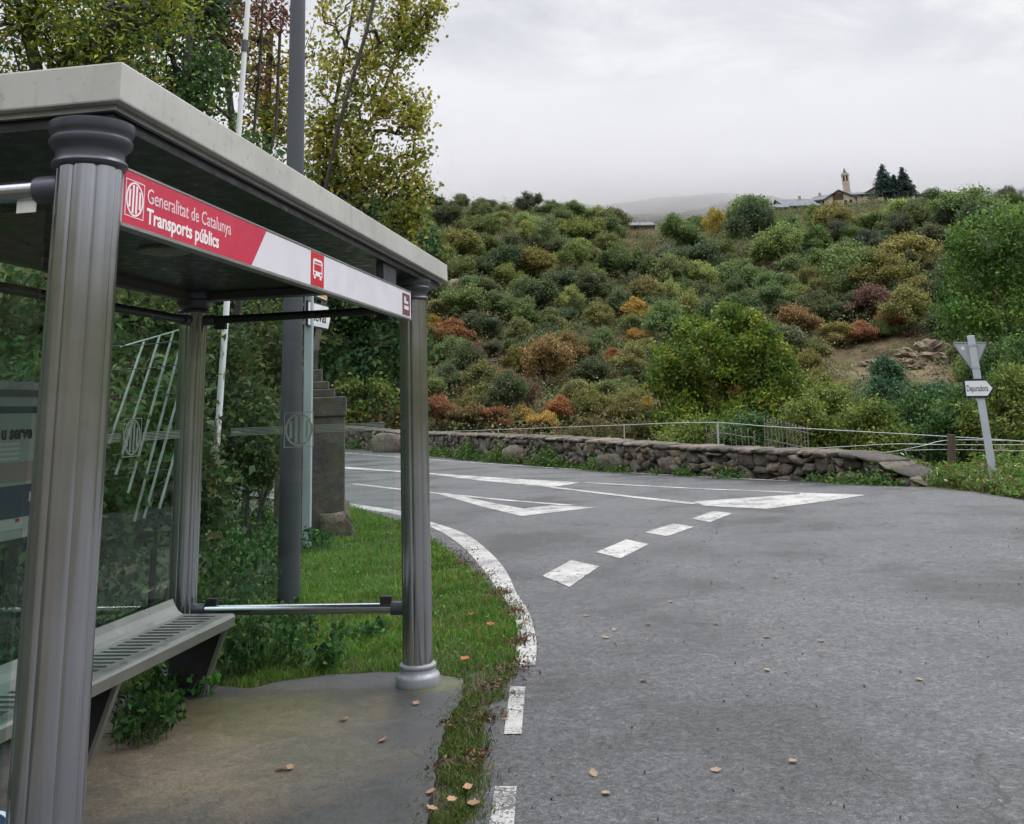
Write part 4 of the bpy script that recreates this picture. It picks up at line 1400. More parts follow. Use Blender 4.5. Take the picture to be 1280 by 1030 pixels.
def conifer(px, pyb, pyt, wpx, label, back=0):
    a, r = crest_pt(px, pyb, back); s_ = r/F
    H = (pyb-pyt)*s_; Rr = wpx/2*s_
    t = empty('conifer', tuple(a), label, 'conifer', 'dark conifers beside the church')
    MB().tube([a-np.array([0, 0, 2]), a+np.array([0, 0, H*.6]), a+np.array([0, 0, H*.98])], [.3, .16, .03], 6).build('trunk', bark, t)
    C = []
    nl = 22
    for i in range(nl):
        u = (i+.3)/nl; rr = 1.22*Rr*(1-u)**.8*R.uniform(.85, 1.1)
        for k in range(max(5, int(15*(1-u))+4)):
            q = R.uniform(0, 6.28); L = rr*R.uniform(.75, 1.1)
            m_ = max(10, int(44*L/Rr))
            uu = R.random(m_)[:, None]**.7
            C.append(np.array([0, 0, H*(.06+.94*u)])+uu*np.array([L*math.cos(q), L*math.sin(q), -.22*L])+R.normal(size=(m_, 3))*.26)
    C = np.concatenate(C)
    link('crown', leaf_mesh('crown', C, .55, pick((((.016, .036, .030), 2), ((.024, .046, .036), 1)), len(C)), .2, .5), ndl, t)


conifer(1107, 245, 207, 30, 'broad dark blue green conifer, tallest beside the church')
conifer(1120, 245, 220, 17, 'small dark conifer squeezed between two taller ones')
conifer(1132, 245, 211, 25, 'dark blue green conifer at the end of the conifer row')

# ------------------------------------------------------------------ trees, bushes: given by where their crown parts stand
def gz(P):
    a, r = azr(P); return float(zground(a, r))


def blobs_px(base, L):
    """L: (px, py, half-width px, half-height px, distance, weight[, depth factor])"""
    o_ = []
    for q in L:
        px, py, hw, hh, r = q[:5]; c = atr(px, py, r)-base; s_ = r/F
        o_.append((c[0], c[1], c[2], hw*s_, hw*s_*(q[6] if len(q) > 6 else 1.0), hh*s_, q[5]))
    return o_


def base_at(px, r, dz=0.0):
    p_ = atr(px, 520, r); p_[2] = gz(p_)-dz; return p_


def stemline(base, L):
    """polyline through pixels (px,py,r) relative to base"""
    return [(0, 0, -.2)]+[tuple(atr(*q)-base) for q in L]


YG = [((.085, .105, .016), 3), ((.055, .085, .018), 3), ((.12, .115, .018), 1)]
DG = [((.020, .050, .018), 3), ((.030, .065, .020), 2), ((.045, .075, .02), 1)]

# the round tree behind the wall
b0 = base_at(912, 36)
grow_tree('broadleaf_tree', b0, [stemline(b0, [(912, 530, 36), (905, 480, 36), (912, 425, 36)]), stemline(b0, [(915, 535, 36), (945, 490, 36), (955, 450, 36)])],
          blobs_px(b0, [(905, 425, 60, 34, 36, 3), (868, 450, 52, 40, 36, 3), (950, 450, 48, 45, 36, 3), (905, 470, 85, 60, 36, 5), (845, 495, 30, 45, 35.5, 2), (975, 490, 30, 50, 36, 2), (900, 520, 80, 30, 35, 3), (915, 402, 26, 16, 36, 1.2), (845, 470, 26, 30, 36, 1), (880, 530, 55, 22, 34.5, 1.5)]),
          420, 70, .17, .15, [((.080, .118, .013), 4), ((.055, .092, .014), 3), ((.13, .145, .018), 1.2), ((.035, .062, .013), 2)], 'large rounded yellow green tree standing just behind the stone wall', r_max=.16, shell=.5, power=.45)

# the taller tree at the right edge
b0 = base_at(1268, 38)
grow_tree('broadleaf_tree', b0, [stemline(b0, [(1266, 480, 38), (1262, 420, 38), (1258, 360, 38), (1252, 320, 38)]), stemline(b0, [(1262, 470, 38), (1248, 420, 38), (1232, 390, 38)]), stemline(b0, [(1270, 460, 38), (1278, 410, 38), (1300, 360, 38)])],
          blobs_px(b0, [(1235, 300, 42, 30, 38, 3), (1275, 285, 40, 26, 38, 2.5), (1205, 330, 30, 26, 38, 2), (1255, 335, 45, 30, 38, 3), (1195, 372, 24, 26, 38, 1.5), (1225, 395, 32, 26, 37, 2), (1290, 345, 40, 40, 38, 2.5), (1200, 405, 22, 16, 38, 1), (1290, 400, 25, 30, 37, 1), (1240, 440, 26, 14, 36, .6), (1330, 320, 50, 60, 39, 2)]),
          300, 46, .20, .15, [((.060, .115, .022), 4), ((.040, .085, .020), 3), ((.09, .14, .026), 1.6)], 'tall green tree with dark forked trunks above the leaning sign', r_max=.13, shell=.4, power=.42)

# bushes between wall and slope
BUSH = [(1040, 520, 46, 38, 31, 'yg', 'yellowish green bush behind the wall, right of the round tree'), (1108, 508, 30, 32, 33, 'bg', 'pointed bluish green bush behind the wires'),
        (1150, 530, 40, 36, 30, 'g', 'mid green bush behind the wires, left of the wooden post'), (1088, 535, 44, 30, 28, 'yg', 'low yellowish bush just behind the lowered end of the wall'),
        (1172, 510, 22, 26, 34, 'bg', 'bluish upright bush behind the arrow sign'), (1200, 530, 38, 38, 28, 'g', 'dense green bush directly behind the leaning post'),
        (1258, 520, 48, 56, 27, 'yg', 'broad yellowish green bush right of the leaning post'), (1005, 535, 34, 30, 28, 'yg', 'light green bush behind the iron railing'),
        (940, 545, 40, 22, 29, 'g', 'low green bush at the left end of the iron railing'), (868, 546, 46, 22, 30, 'yg', 'low yellow green bush under the round tree'),
        (1240, 460, 34, 28, 33, 'g', 'green bush under the forked trunks'), (1282, 470, 34, 40, 30, 'g', 'green bush at the right edge above the wires'), (800, 547, 40, 20, 36, 'br', 'brownish bush left of the round tree'),
        (740, 545, 44, 22, 40, 'br', 'brownish green bush behind the middle of the wall'), (1110, 474, 15, 24, 34, 'bg', 'narrow bluish conical bush rising above its neighbours')]
PALB = {'yg': [((.085, .115, .020), 3), ((.055, .09, .020), 3), ((.12, .13, .03), 1)], 'g': [((.035, .075, .020), 3), ((.05, .095, .022), 2), ((.025, .05, .018), 2)],
        'bg': [((.030, .065, .034), 3), ((.045, .085, .04), 2)], 'br': [((.075, .065, .025), 3), ((.05, .06, .02), 2), ((.12, .07, .025), 1)]}
for px, py, hw, hh, r, pl, lb in BUSH:
    b0 = base_at(px, r)
    top = atr(px, py-hh*.3, r)-b0
    grow_tree('bush', b0, [[(0, 0, -.1), (top[0]*.5+.1, top[1]*.5, top[2]*.5), tuple(top)], [(0, 0, -.1), (-.3, .1, top[2]*.6)]],
              blobs_px(b0, [(px, py, hw, hh, r, 4), (px-hw*.45, py+hh*.4, hw*.6, hh*.7, r, 2), (px+hw*.5, py+hh*.45, hw*.55, hh*.6, r, 2), (px+hw*.1, py-hh*.5, hw*.4, hh*.5, r, 1.3), (px, py+hh*.9, hw, hh*.6, r, 2)]),
              110, 62, .14, .105, PALB[pl], lb, 'bush', r_tip=.008, r_max=.06, shell=.35)

# trees across the road, seen through the shelter's far glass and above its roof
FAR = [(470, 64, [(468, 420, 45, 60, 64, 3), (490, 350, 40, 50, 64, 2.5), (450, 470, 40, 50, 63, 3), (505, 455, 40, 55, 64, 2), (440, 380, 40, 40, 64, 2), (520, 310, 30, 36, 64, 1)], DG, 'dark green tree across the road behind the right half of the far glass'),
       (385, 63, [(385, 420, 50, 80, 63, 3), (350, 470, 40, 50, 63, 2), (410, 360, 45, 60, 63, 2), (420, 480, 35, 45, 62, 2), (380, 300, 50, 60, 63, 2)], DG, 'dark green tree across the road behind the lamp post'),
       (310, 60, [(310, 430, 45, 80, 60, 3), (330, 480, 45, 45, 60, 2), (290, 380, 40, 60, 60, 2), (320, 320, 45, 50, 60, 2)], DG, 'dark green tree across the road beside the leaning white pole')]
for px, r, L, pl, lb in FAR:
    b0 = base_at(px, r)
    grow_tree('broadleaf_tree', b0, [stemline(b0, [(px, 520, r), (px+4, 460, r), (px+2, 380, r)])], blobs_px(b0, L), 210, 42, .40, .42, pl, lb, r_max=.2, shell=.3, power=.42)
b0 = base_at(437, 60)
grow_tree('bush', b0, [stemline(b0, [(437, 530, 60), (437, 490, 60)])], blobs_px(b0, [(437, 500, 16, 36, 60, 2), (452, 525, 20, 18, 60, 1), (475, 500, 14, 30, 60, 1)]), 70, 34, .25, .32, PALB['yg'], 'pale yellow green bush across the road beside the stone pillar', 'bush')
b0 = base_at(400, 61)
grow_tree('bush', b0, [stemline(b0, [(360, 530, 61), (340, 500, 61)])], blobs_px(b0, [(330, 520, 50, 22, 61, 2), (290, 515, 30, 28, 61, 1), (490, 525, 30, 16, 60, 1)]), 90, 34, .25, .32, PALB['br'], 'brownish hedge bush along the far road bank behind the far glass', 'bush')

# trees on the bank behind the shelter
b0 = base_at(372, 17.5)
grow_tree('poplar_tree', b0, [stemline(b0, [(384, 420, 17.5), (392, 300, 17.6), (412, 170, 17.8), (432, 60, 18), (452, -40, 18.2)]), stemline(b0, [(386, 400, 17.5), (398, 280, 17.3), (425, 150, 17), (458, 40, 16.9), (482, -60, 17)]),
          stemline(b0, [(384, 380, 17.6), (402, 290, 17.8), (440, 210, 18), (470, 140, 18.2), (500, 60, 18.3)])],
          blobs_px(b0, [(425, 160, 46, 46, 17.6, 4), (470, 90, 46, 60, 17.6, 5), (510, 30, 40, 40, 17.8, 4), (505, 140, 34, 36, 17.4, 3), (455, 215, 48, 36, 17.6, 4), (520, 215, 22, 50, 17.6, 2), (410, 100, 26, 40, 17.6, 1.5), (540, 10, 16, 20, 17.6, .7), (500, 250, 34, 40, 17.6, 2), (430, 20, 40, 40, 17.6, 1.2), (525, 130, 18, 22, 17.6, .8), (480, -20, 60, 40, 17.8, 3), (512, 285, 24, 26, 17.4, 1.4), (395, 190, 20, 50, 17.6, 1.5)]),
          520, 24, .12, .085, [((.23, .19, .03), 3), ((.16, .18, .03), 3), ((.10, .135, .03), 3), ((.28, .21, .03), 1)], 'slender poplar with several stems and thin yellowing leaves against the sky', cat='tree', r_tip=.0045, r_max=.036, shell=.15, wander=.10, seglen=.4, up=.1, wide=.8,
          palz=lambda p_: [((.24, .20, .035), 3), ((.19, .20, .035), 3), ((.13, .16, .03), 2)] if p_[2] > 5.4+R.normal(0, .5) else [((.085, .13, .03), 4), ((.13, .155, .03), 3), ((.22, .19, .03), .9)])
b0 = base_at(392, 18.2)
grow_tree('broadleaf_tree', b0, [stemline(b0, [(394, 440, 18.4), (410, 350, 19.5), (440, 290, 20.5), (455, 250, 21)])], blobs_px(b0, [(430, 265, 36, 40, 21, 3), (470, 285, 40, 36, 21, 3), (500, 300, 30, 30, 21, 2), (410, 230, 24, 30, 21, 1), (450, 330, 50, 30, 21, 2)]), 190, 40, .16, .11,
          [((.022, .048, .018), 3), ((.035, .06, .02), 2), ((.07, .07, .02), .7), ((.16, .12, .02), .4)], 'small dark leafy tree crowded under the yellow poplar', r_max=.06, shell=.2)
b0 = base_at(95, 11.5)
grow_tree('ash_tree', b0, [stemline(b0, [(70, 300, 11.5), (60, 150, 11.5), (30, 20, 11.5), (-20, -90, 11.5)]), stemline(b0, [(72, 250, 11.5), (100, 100, 11.3), (150, 10, 11)])],
          blobs_px(b0, [(40, 60, 70, 50, 11.5, 3), (120, 50, 70, 46, 11.2, 4), (180, 20, 60, 40, 11.5, 3), (60, 0, 80, 40, 11.5, 3), (-20, 80, 60, 50, 11.5, 2), (150, -60, 100, 60, 11.5, 3), (0, -60, 80, 60, 11.5, 2), (150, 95, 50, 26, 11.8, 1.5), (30, 120, 60, 40, 12, 1.5)]),
          215, 52, .15, .085, [((.11, .15, .02), 4), ((.14, .17, .02), 3), ((.23, .21, .02), 1.8), ((.028, .05, .018), 2), ((.26, .13, .02), .12)], 'leafy yellow green tree on the bank above the near end of the shelter roof', r_tip=.006, r_max=.09, shell=.1, up=.1, wide=.4)
b0 = base_at(250, 13)
grow_tree('broadleaf_tree', b0, [stemline(b0, [(245, 400, 13), (240, 280, 13), (230, 120, 13), (240, 20, 13)]), stemline(b0, [(247, 350, 13), (275, 200, 13), (310, 120, 13)])],
          blobs_px(b0, [(225, 110, 50, 50, 13, 3), (260, 190, 60, 40, 13, 3), (310, 215, 50, 36, 13, 3), (350, 235, 36, 30, 13, 2), (200, 50, 50, 40, 13.2, 2.5), (200, 160, 60, 50, 13.5, 3), (250, 10, 40, 36, 13.5, 2), (300, 260, 60, 30, 13, 2), (270, 80, 30, 30, 13.3, 1)]),
          235, 44, .15, .09, [((.032, .072, .02), 4), ((.055, .10, .022), 3), ((.10, .13, .025), 1.4), ((.02, .04, .016), 2)], 'dark green tree rising behind the middle of the shelter roof', r_tip=.006, r_max=.08, shell=.1, up=.1)
b0 = base_at(285, 14.5)
grow_tree('beech_tree', b0, [stemline(b0, [(300, 330, 14.5), (318, 160, 14.5), (326, 60, 14.5), (330, -40, 14.5)]), stemline(b0, [(300, 350, 14.5), (290, 150, 14.5), (275, 20, 14.5)]), stemline(b0, [(305, 330, 14.7), (345, 160, 14.7), (350, 40, 14.7), (356, -50, 14.7)])],
          blobs_px(b0, [(260, 60, 36, 40, 14.5, 3), (290, 20, 46, 36, 14.5, 3), (250, 110, 30, 26, 14.5, 1.6), (318, 100, 20, 24, 14.5, .6), (340, 20, 26, 40, 14.6, 1.2), (300, -30, 60, 30, 14.5, 2), (230, 20, 30, 40, 14.5, 1.5)]),
          85, 30, .13, .09, [((.10, .045, .028), 4), ((.06, .024, .02), 2), ((.13, .05, .025), 1)], 'sparse reddish brown leaved tree with thin dark stems beside the white pole', r_tip=.005, r_max=.06, shell=.1, up=.1)
b0 = base_at(330, 19)
grow_tree('birch_tree', b0, [stemline(b0, [(330, 330, 19), (332, 180, 19), (338, 40, 19), (340, -60, 19)])],
          blobs_px(b0, [(310, 60, 40, 60, 19, 2), (345, 110, 36, 60, 19, 2), (330, 160, 40, 40, 19, 2), (390, 60, 20, 40, 19, .5), (200, 10, 60, 50, 19, 2), (130, 10, 70, 50, 19, 2)]),
          170, 26, .17, .11, [((.16, .16, .02), 3), ((.10, .12, .02), 3), ((.24, .18, .02), 1)], 'thin yellow green birch standing furthest back between the dark tree and the poplar', r_tip=.005, r_max=.07, shell=.1, up=.1)

# shrubs that close the view behind the back glass
SHR = [(60, 400, 90, 90, 9.5, 'dark ivy covered shrub behind the timetable case'), (165, 400, 70, 60, 10.5, 'dark shrub behind the white slanted stakes'), (200, 560, 60, 90, 8.5, 'dark low shrub behind the back glass above the bench'),
       (60, 580, 90, 110, 7.5, 'dark shrub low behind the near part of the back glass'), (280, 470, 40, 80, 13.5, 'dark shrub beside the weathered timber post'), (330, 430, 40, 60, 16, 'dark green shrub between the white pole and the lamp post'), (185, 372, 50, 22, 11, 'bright green shrub showing under the back edge of the roof'),
       (312, 540, 26, 46, 13, 'green shrub on the bank left of the lamp post'), (-40, 420, 80, 120, 9, 'dark shrub beyond the near end of the shelter')]
for i, (px, py, hw, hh, r, lb) in enumerate(SHR):
    b0 = base_at(px, r)
    top = atr(px, py-hh*.3, r)-b0
    pl = [((.030, .058, .02), 3), ((.045, .075, .022), 2), ((.07, .08, .024), 1)] if i != 6 else [((.06, .13, .02), 3), ((.10, .16, .03), 2)]
    grow_tree('bank_shrub', b0, [[(0, 0, -.1), tuple(top*.5), tuple(top)], [(0, 0, -.1), (.2, .2, max(.3, top[2]*.5))]],
              blobs_px(b0, [(px, py, hw, hh, r, 4), (px-hw*.5, py+hh*.6, hw*.6, hh*.6, r, 2), (px+hw*.5, py+hh*.6, hw*.6, hh*.6, r, 2)]), 150, 34, .13, .085, pl, lb, 'shrub', r_tip=.004, r_max=.03, shell=.1)

# leafy nettle-like plants behind the shelter and under the bench
NET = [((.018, .052, .014), 3), ((.030, .080, .02), 3), ((.048, .11, .025), 1.4)]


def leafy_plant(px, py, h, w_, nst, label, ls=.055, z=.0, name='leafy_plant', group='leafy plants around the shelter', pal=NET, nl=16, at=None):
    b0 = g(px, py, z) if at is None else np.array([at[0], at[1], 0.]); b0[2] = max(z, gz(b0))
    t = empty(name, tuple(b0), label, 'plant', group)
    st = MB(); C = []
    for k in range(nst):
        q = R.uniform(0, 6.28); rr = w_*math.sqrt(R.random())
        a = np.array([rr*math.cos(q), rr*math.sin(q), 0]); hh = h*R.uniform(.55, 1.05)
        ln = R.normal(0, .12, 2)
        pts = [a+np.array([ln[0]*u*hh, ln[1]*u*hh, u*hh]) for u in (0, .5, 1)]
        st.tube([p_+b0 for p_ in pts], [.004, .003, .002], 4)
        u = R.random(nl)[:, None]**.6
        th = R.uniform(0, 6.28, nl)
        C.append(pts[0]+(pts[2]-pts[0])*u+np.stack([np.cos(th), np.sin(th), R.normal(0, .2, nl)], 1)*ls*R.uniform(.4, 1.2, (nl, 1)))
    C = np.concatenate(C)
    st.build('stems', simple('green_stem', (.03, .06, .02), .6) if 'green_stem' not in bpy.data.materials else bpy.data.materials['green_stem'], t)
    link('foliage', leaf_mesh('foliage', C, ls, pick(pal, len(C), .3), .9, .62), leafA, t)
    return t


for i, q in enumerate([(292, 850, .42, .16, 16, 'dark nettle clump at the corner of the pad beside the bench end'), (330, 835, .40, .2, 18, 'nettle clump behind the pad under the lower rail'), (300, 800, .55, .25, 22, 'tall nettle clump just past the bench end'),
                       (365, 815, .34, .2, 16, 'nettle clump at the foot of the lamp post'), (400, 838, .22, .16, 12, 'short nettle clump in grass near the pad edge'), (275, 740, .7, .3, 26, 'tall leafy clump behind the bench end'),
                       (320, 740, .55, .3, 24, 'leafy clump left of the lamp post base'), (285, 690, .8, .4, 30, 'tall leafy clump at the back of the far glass'), (325, 690, .55, .3, 22, 'leafy clump on the bank edge beside the lamp post'),
                       (270, 650, .9, .4, 30, 'tall leafy clump against the bank'), (310, 640, .8, .4, 26, 'leafy clump below the leaning white pole'), (350, 650, .45, .3, 16, 'small leafy clump right behind the lamp post'), (400, 690, .3, .18, 14, 'low leafy clump at the foot of the stone pillar rock'),
                       (440, 800, .12, .25, 12, 'low clover patch in the grass'), (330, 600, .7, .5, 26, 'leafy clump far up the bank')]):
    leafy_plant(*q)
for i in range(11):
    leafy_plant(0, 0, .42+.2*R.random(), .22, 18, ['dark plants just behind the bench, showing under its seat'][0], .055, .0, group='dark plants behind the bench', at=(-1.82-.25*R.random(), .2+.33*i))
leafy_plant(0, 0, .2, .12, 12, 'dark little weed hiding the foot of the back column', .05, .03, 'weed', at=(-1.40, 3.22))
leafy_plant(170, 925, .22, .17, 20, 'bushy green weed growing under the bench', .045, .03, 'weed')
leafy_plant(200, 905, .17, .12, 12, 'small green weed beside the bushy weed under the bench', .045, .03, 'weed')
leafy_plant(262, 868, .16, .03, 3, 'bright green sprig against the far bench leg', .055, .03, 'weed', pal=[((.06, .16, .03), 1)], nl=7)
leafy_plant(245, 872, .10, .03, 2, 'tiny sprig between bench leg and weed', .045, .03, 'weed', pal=[((.05, .14, .03), 1)], nl=6)

# ground cover on the bank (beyond counting)
n = 60000
X_ = R.uniform(-9, -1.62, n); Y_ = R.uniform(-4, 17, n)
ok = X_ < xbank(Y_)+.55+.25*vnoise(X_, Y_, .5)
X_, Y_ = X_[ok], Y_[ok]
a, r = azr(np.stack([X_, Y_], 1)); Z_ = zground(a, r)
C = np.stack([X_, Y_, Z_+R.random(len(X_))**1.5*.32], 1)
tag(link('undergrowth', leaf_mesh('undergrowth', C, .075, pick([((.014, .034, .012), 3), ((.024, .055, .016), 3), ((.05, .06, .02), 1), ((.04, .09, .02), .7)], len(C), .3), .8, .6), leafA), kind='stuff')

# ------------------------------------------------------------------ grass


def inside(P, poly):
    x, y = P[:, 0], P[:, 1]; c = np.zeros(len(P), bool); n = len(poly)
    for i in range(n):
        x1, y1 = poly[i]; x2, y2 = poly[(i+1) % n]
        k = ((y1 > y) != (y2 > y)) & (x < (x2-x1)*(y-y1)/((y2-y1)+1e-12)+x1)
        c ^= k
    return c


RP = np.array([tuple(q) for q in road_poly])


def blades(P, hgt, wdt, cols, name):
    n = len(P)
    q = R.uniform(0, 6.28, n); d = np.stack([np.cos(q), np.sin(q), 0*q], 1)
    q2 = R.uniform(0, 6.28, n); ln = np.stack([np.cos(q2), np.sin(q2), 0*q2], 1)*R.uniform(.25, 1.15, (n, 1))
    h = hgt[:, None]; w_ = wdt[:, None]; up = np.array([0, 0, 1.])
    m = P+(up*.6+ln*.28)*h; t = P+(up*.95+ln)*h*np.array([1, 1, .95])
    V = np.stack([P-d*w_*.5, P+d*w_*.5, m+d*w_*.4, m-d*w_*.4, t], 1).reshape(-1, 3)
    b_ = np.arange(n)[:, None]*5
    return npmesh(name, V, [b_+np.array([0, 1, 2, 3]), b_+np.array([3, 2, 4])], False, np.repeat(cols, 5, 0))


n = 420000
X_ = R.uniform(-5.5, .75, n); Y_ = R.uniform(.5, 17, n)
keep = R.random(n) < np.clip(1.25-Y_/16, .3, 1)
P2 = np.stack([X_, Y_], 1)[keep]
ok = ~inside(P2, PAD) & ~inside(P2, RP) & (P2[:, 0] > xbank(P2[:, 1])-.25)
# lifts a little over the pad edge and leaves the gutter bare
P2 = P2[ok]
strip_ = (P2[:, 1] < 3.75) & (P2[:, 0] > .2)
bare = vnoise(P2[:, 0], P2[:, 1], .16, 3.) > np.where(strip_, .12, .8)
P2 = P2[~bare]; strip_ = strip_[~bare]
GUT = np.array([tuple(q) for q in G([(560, 676), (600, 700), (628, 735), (640, 765), (652, 790), (640, 838), (628, 838), (632, 800), (618, 765), (590, 735), (560, 708), (535, 690)])])
a, r = azr(P2); z = zground(a, r)
lush = .5+.5*vnoise(P2[:, 0], P2[:, 1], .7, 6.)
tuft = np.clip(vnoise(P2[:, 0], P2[:, 1], .22, 5.), 0, 1)
hg = np.where(strip_, .020, .032+.034*lush+.06*tuft)*R.uniform(.6, 1.35, len(P2))
wd = np.clip(.0030+.0006*P2[:, 1], .003, .009)*R.uniform(.7, 1.3, len(P2))
cl = pick([((.040, .115, .012), 4), ((.060, .150, .016), 3), ((.090, .175, .022), 1.4), ((.028, .075, .012), 2), ((.13, .12, .035), .7), ((.07, .075, .02), .8)], len(P2), .2)
cl = cl*(.72+.5*lush)[:, None]*np.array([1.12, .94, 1.1])
cl[strip_] = pick([((.06, .085, .018), 3), ((.09, .08, .03), 2), ((.045, .07, .015), 2)], int(strip_.sum()), .25)
P3 = np.column_stack([P2, z])
# ragged fringe: short tufts over the pad's edge, the mossy strip and the road's edge
Q = []
mid_s = [(a_+b_)/2 for a_, b_ in zip(G([(577, 870), (562, 905), (548, 945), (541, 990), (537, 1030)]), G([(625, 870), (606, 900), (590, 945), (585, 990), (580, 1030)]))]
for ln, k, sp_ in ((mid_s+[np.array([.66, .9])], 9000, .075), (_inner[::-1]+[], 1500, .02), (G([(648, 790), (640, 762), (612, 735), (590, 715), (565, 694), (540, 676), (505, 655)]), 2600, .05), (G([(310, 868), (350, 858), (420, 850), (470, 847), (540, 848), (577, 856), (577, 880)]), 1600, .015)):
    ln = densify(ln, 8); ii = R.integers(0, len(ln)-1, k); u = R.random((k, 1))
    ln = np.array(ln); q = ln[ii]+(ln[ii+1]-ln[ii])*u+R.normal(0, sp_, (k, 2)); Q.append(q)
Q = np.concatenate(Q); nq = vnoise(Q[:, 0], Q[:, 1], .13, 8.)+R.normal(0, .2, len(Q)) > -.15; Q = Q[nq]
P3 = np.concatenate([P3, np.column_stack([Q, np.full(len(Q), .014)])])
hg = np.concatenate([hg, R.uniform(.012, .036, len(Q))]); wd = np.concatenate([wd, R.uniform(.004, .008, len(Q))])
cl = np.concatenate([cl, pick([((.045, .075, .015), 3), ((.07, .085, .022), 2), ((.085, .07, .03), 1), ((.03, .055, .012), 2)], len(Q), .25)])
tag(link('grass', blades(P3, hg, wd, cl, 'grass'), leafA), kind='stuff')
print('grass', len(P3))
# broad leaves in the lawn
k = (R.random(len(P3)) < .03) & (hg > .03) & (P3[:, 1] > 3.9)
Pc = P3[k]+np.column_stack([R.normal(0, .02, (k.sum(), 2)), R.uniform(.02, .07, k.sum())])
tag(link('lawn_leaves', leaf_mesh('lawn_leaves', Pc, .030, pick([((.03, .085, .015), 2), ((.055, .13, .02), 2), ((.08, .15, .03), 1)], len(Pc), .2), 1.2, .6), leafA), kind='stuff')

# weeds along the wall foot and the right-hand verge (beyond counting)
WC = []; Wc = []
for s_ in np.arange(2, cum[-1]+.2, .10):
    a_ = wpt(min(s_, cum[-1]))
    k = vnoise(np.array(s_), np.array(s_*.3), 1.1, 2.)+R.normal(0, .15)
    if k < -.2: continue
    hh = np.clip(.2+.42*k, .1, .6); m = int(55*hh/.2)
    d = (CAM-a_)[:2]; d /= np.linalg.norm(d)
    c = np.array([a_[0], a_[1], 0])+np.array([d[0], d[1], 0])*.16
    WC.append(c+np.column_stack([R.normal(0, .13, m), R.normal(0, .13, m), np.abs(R.normal(0, hh*.5, m))])); Wc.append(pick([((.030, .075, .018), 3), ((.05, .11, .022), 3), ((.09, .09, .03), 1), ((.10, .13, .03), .6)], m, .25))
n = 30000
a_ = R.uniform(11.2, 24, n); r_ = R.uniform(0, 1, n)
edge = np.interp(a_, [11.2, 12.5, 14, 16, 18, 21, 24], [19.9, 19.6, 18.9, 17.6, 16.4, 15.2, 14.2])
rr = edge+r_**1.3*10
z_ = zground(a_, rr)
q = np.column_stack([CAM[0]+rr*np.sin(np.radians(a_)), CAM[1]+rr*np.cos(np.radians(a_)), z_])
hv = np.clip(.15+.35*vnoise(q[:, 0], q[:, 1], .8, 1.)+.05*(rr-edge), .06, .8)
q[:, 2] += R.random(n)**1.3*hv
WC.append(q); Wc.append(pick([((.04, .085, .018), 3), ((.07, .12, .02), 3), ((.10, .10, .035), 1.5), ((.11, .06, .03), .7), ((.28, .28, .22), .12)], n, .25))
WC = np.concatenate(WC); Wc = np.concatenate(Wc)
tag(link('weeds', leaf_mesh('weeds', WC, .10, Wc, .6, .4), leafA), kind='stuff')

# ------------------------------------------------------------------ lamp post
lampc = simple('slate_grey_post_paint', (.050, .056, .066), .5, .1, .12, 5, stretch=(1, 1, .3))
b0 = g(360, 790); lp = empty('lamp_post', (b0[0], b0[1], 0), 'tall dark grey tapered lamp post rising behind the shelter', 'lamp post')
top = atr(369.5, -30, 7.9)
m = MB().tube([b0, (b0[0], b0[1], 1.5), (b0[0], b0[1], 3.2), (b0[0], b0[1], 9.0)], [.088, .084, .076, .048], 28)
m.build('mast', lampc, lp, smooth=True)
MB().lathe([(.13, 0), (.13, .03), (.10, .045)], b0, 24).build('base_flange', lampc, lp, smooth=True)
MB().tube([(b0[0], b0[1], 8.95), (b0[0]+.25, b0[1]+.1, 9.25), (b0[0]+1.0, b0[1]+.3, 9.4)], [.046, .035, .03], 12).build('arm', lampc, lp, smooth=True)
MB().prism([(-.3, 0), (.3, 0), (.26, .08), (0, .13), (-.26, .08)], (b0[0]+1.2, b0[1]+.28, 9.33), (.96, .28, 0), (0, 0, 1), (-.06, .2, 0)).build('lamp_head', lampc, lp)

# ------------------------------------------------------------------ direction sign on a pale post
polec = simple('pale_blue_grey_post', (.36, .43, .46), .5, .25, .08, 6, stretch=(1, 1, .3))
signw = simple('white_sign_face', (.66, .68, .70), .45, 0, .04, 3)
signb = simple('black_sign_border', (.012, .012, .014), .5, 0, .1, 3)
grey = simple('grey_sign_back', (.36, .38, .40), .5, .3, .08, 3)
b0 = g(383, 685); rp = float(azr(b0)[1])
ds = empty('direction_sign', tuple(b0), 'pale post with a white arrow board and a yellow board, seen through the far glass', 'road sign')
ztop = atr(386, 355, rp)[2]
MB().box((b0[0]-.055, b0[1]-.03, 0), (b0[0]+.055, b0[1]+.03, ztop)).build('post', polec, ds, bevel=.008)


def board(pxl, pyl, pxr, pyr, hgt, nm, arrow):
    a = atr(pxl, pyl, rp-.12); b_ = g(pxr, pyr, a[2])
    e = b_-a; L = float(np.linalg.norm(e)); L = min(L, 1.3); e = e/np.linalg.norm(e); n_ = np.cross(e, [0, 0, 1.])
    if n_@(CAM-a) < 0: n_ = -n_
    pts = [(0, 0), (L*(.90 if arrow else 1), 0), (L, hgt/2), (L*(.90 if arrow else 1), hgt), (0, hgt)] if arrow else [(0, 0), (L, 0), (L, hgt), (0, hgt)]
    bd = MB().prism(pts, a, e, (0, 0, 1), -n_*.03).build(nm, signb, ds)
    k = .93 if not arrow else .96
    inn = [(.02+(u-L/2)*k+L/2-.02, (v_-hgt/2)*.88+hgt/2) for u, v_ in pts]
    MB().prism(inn, a+n_*.0005, e, (0, 0, 1), n_*.003).build('face', signw, bd)
    return a, e, n_, L, bd


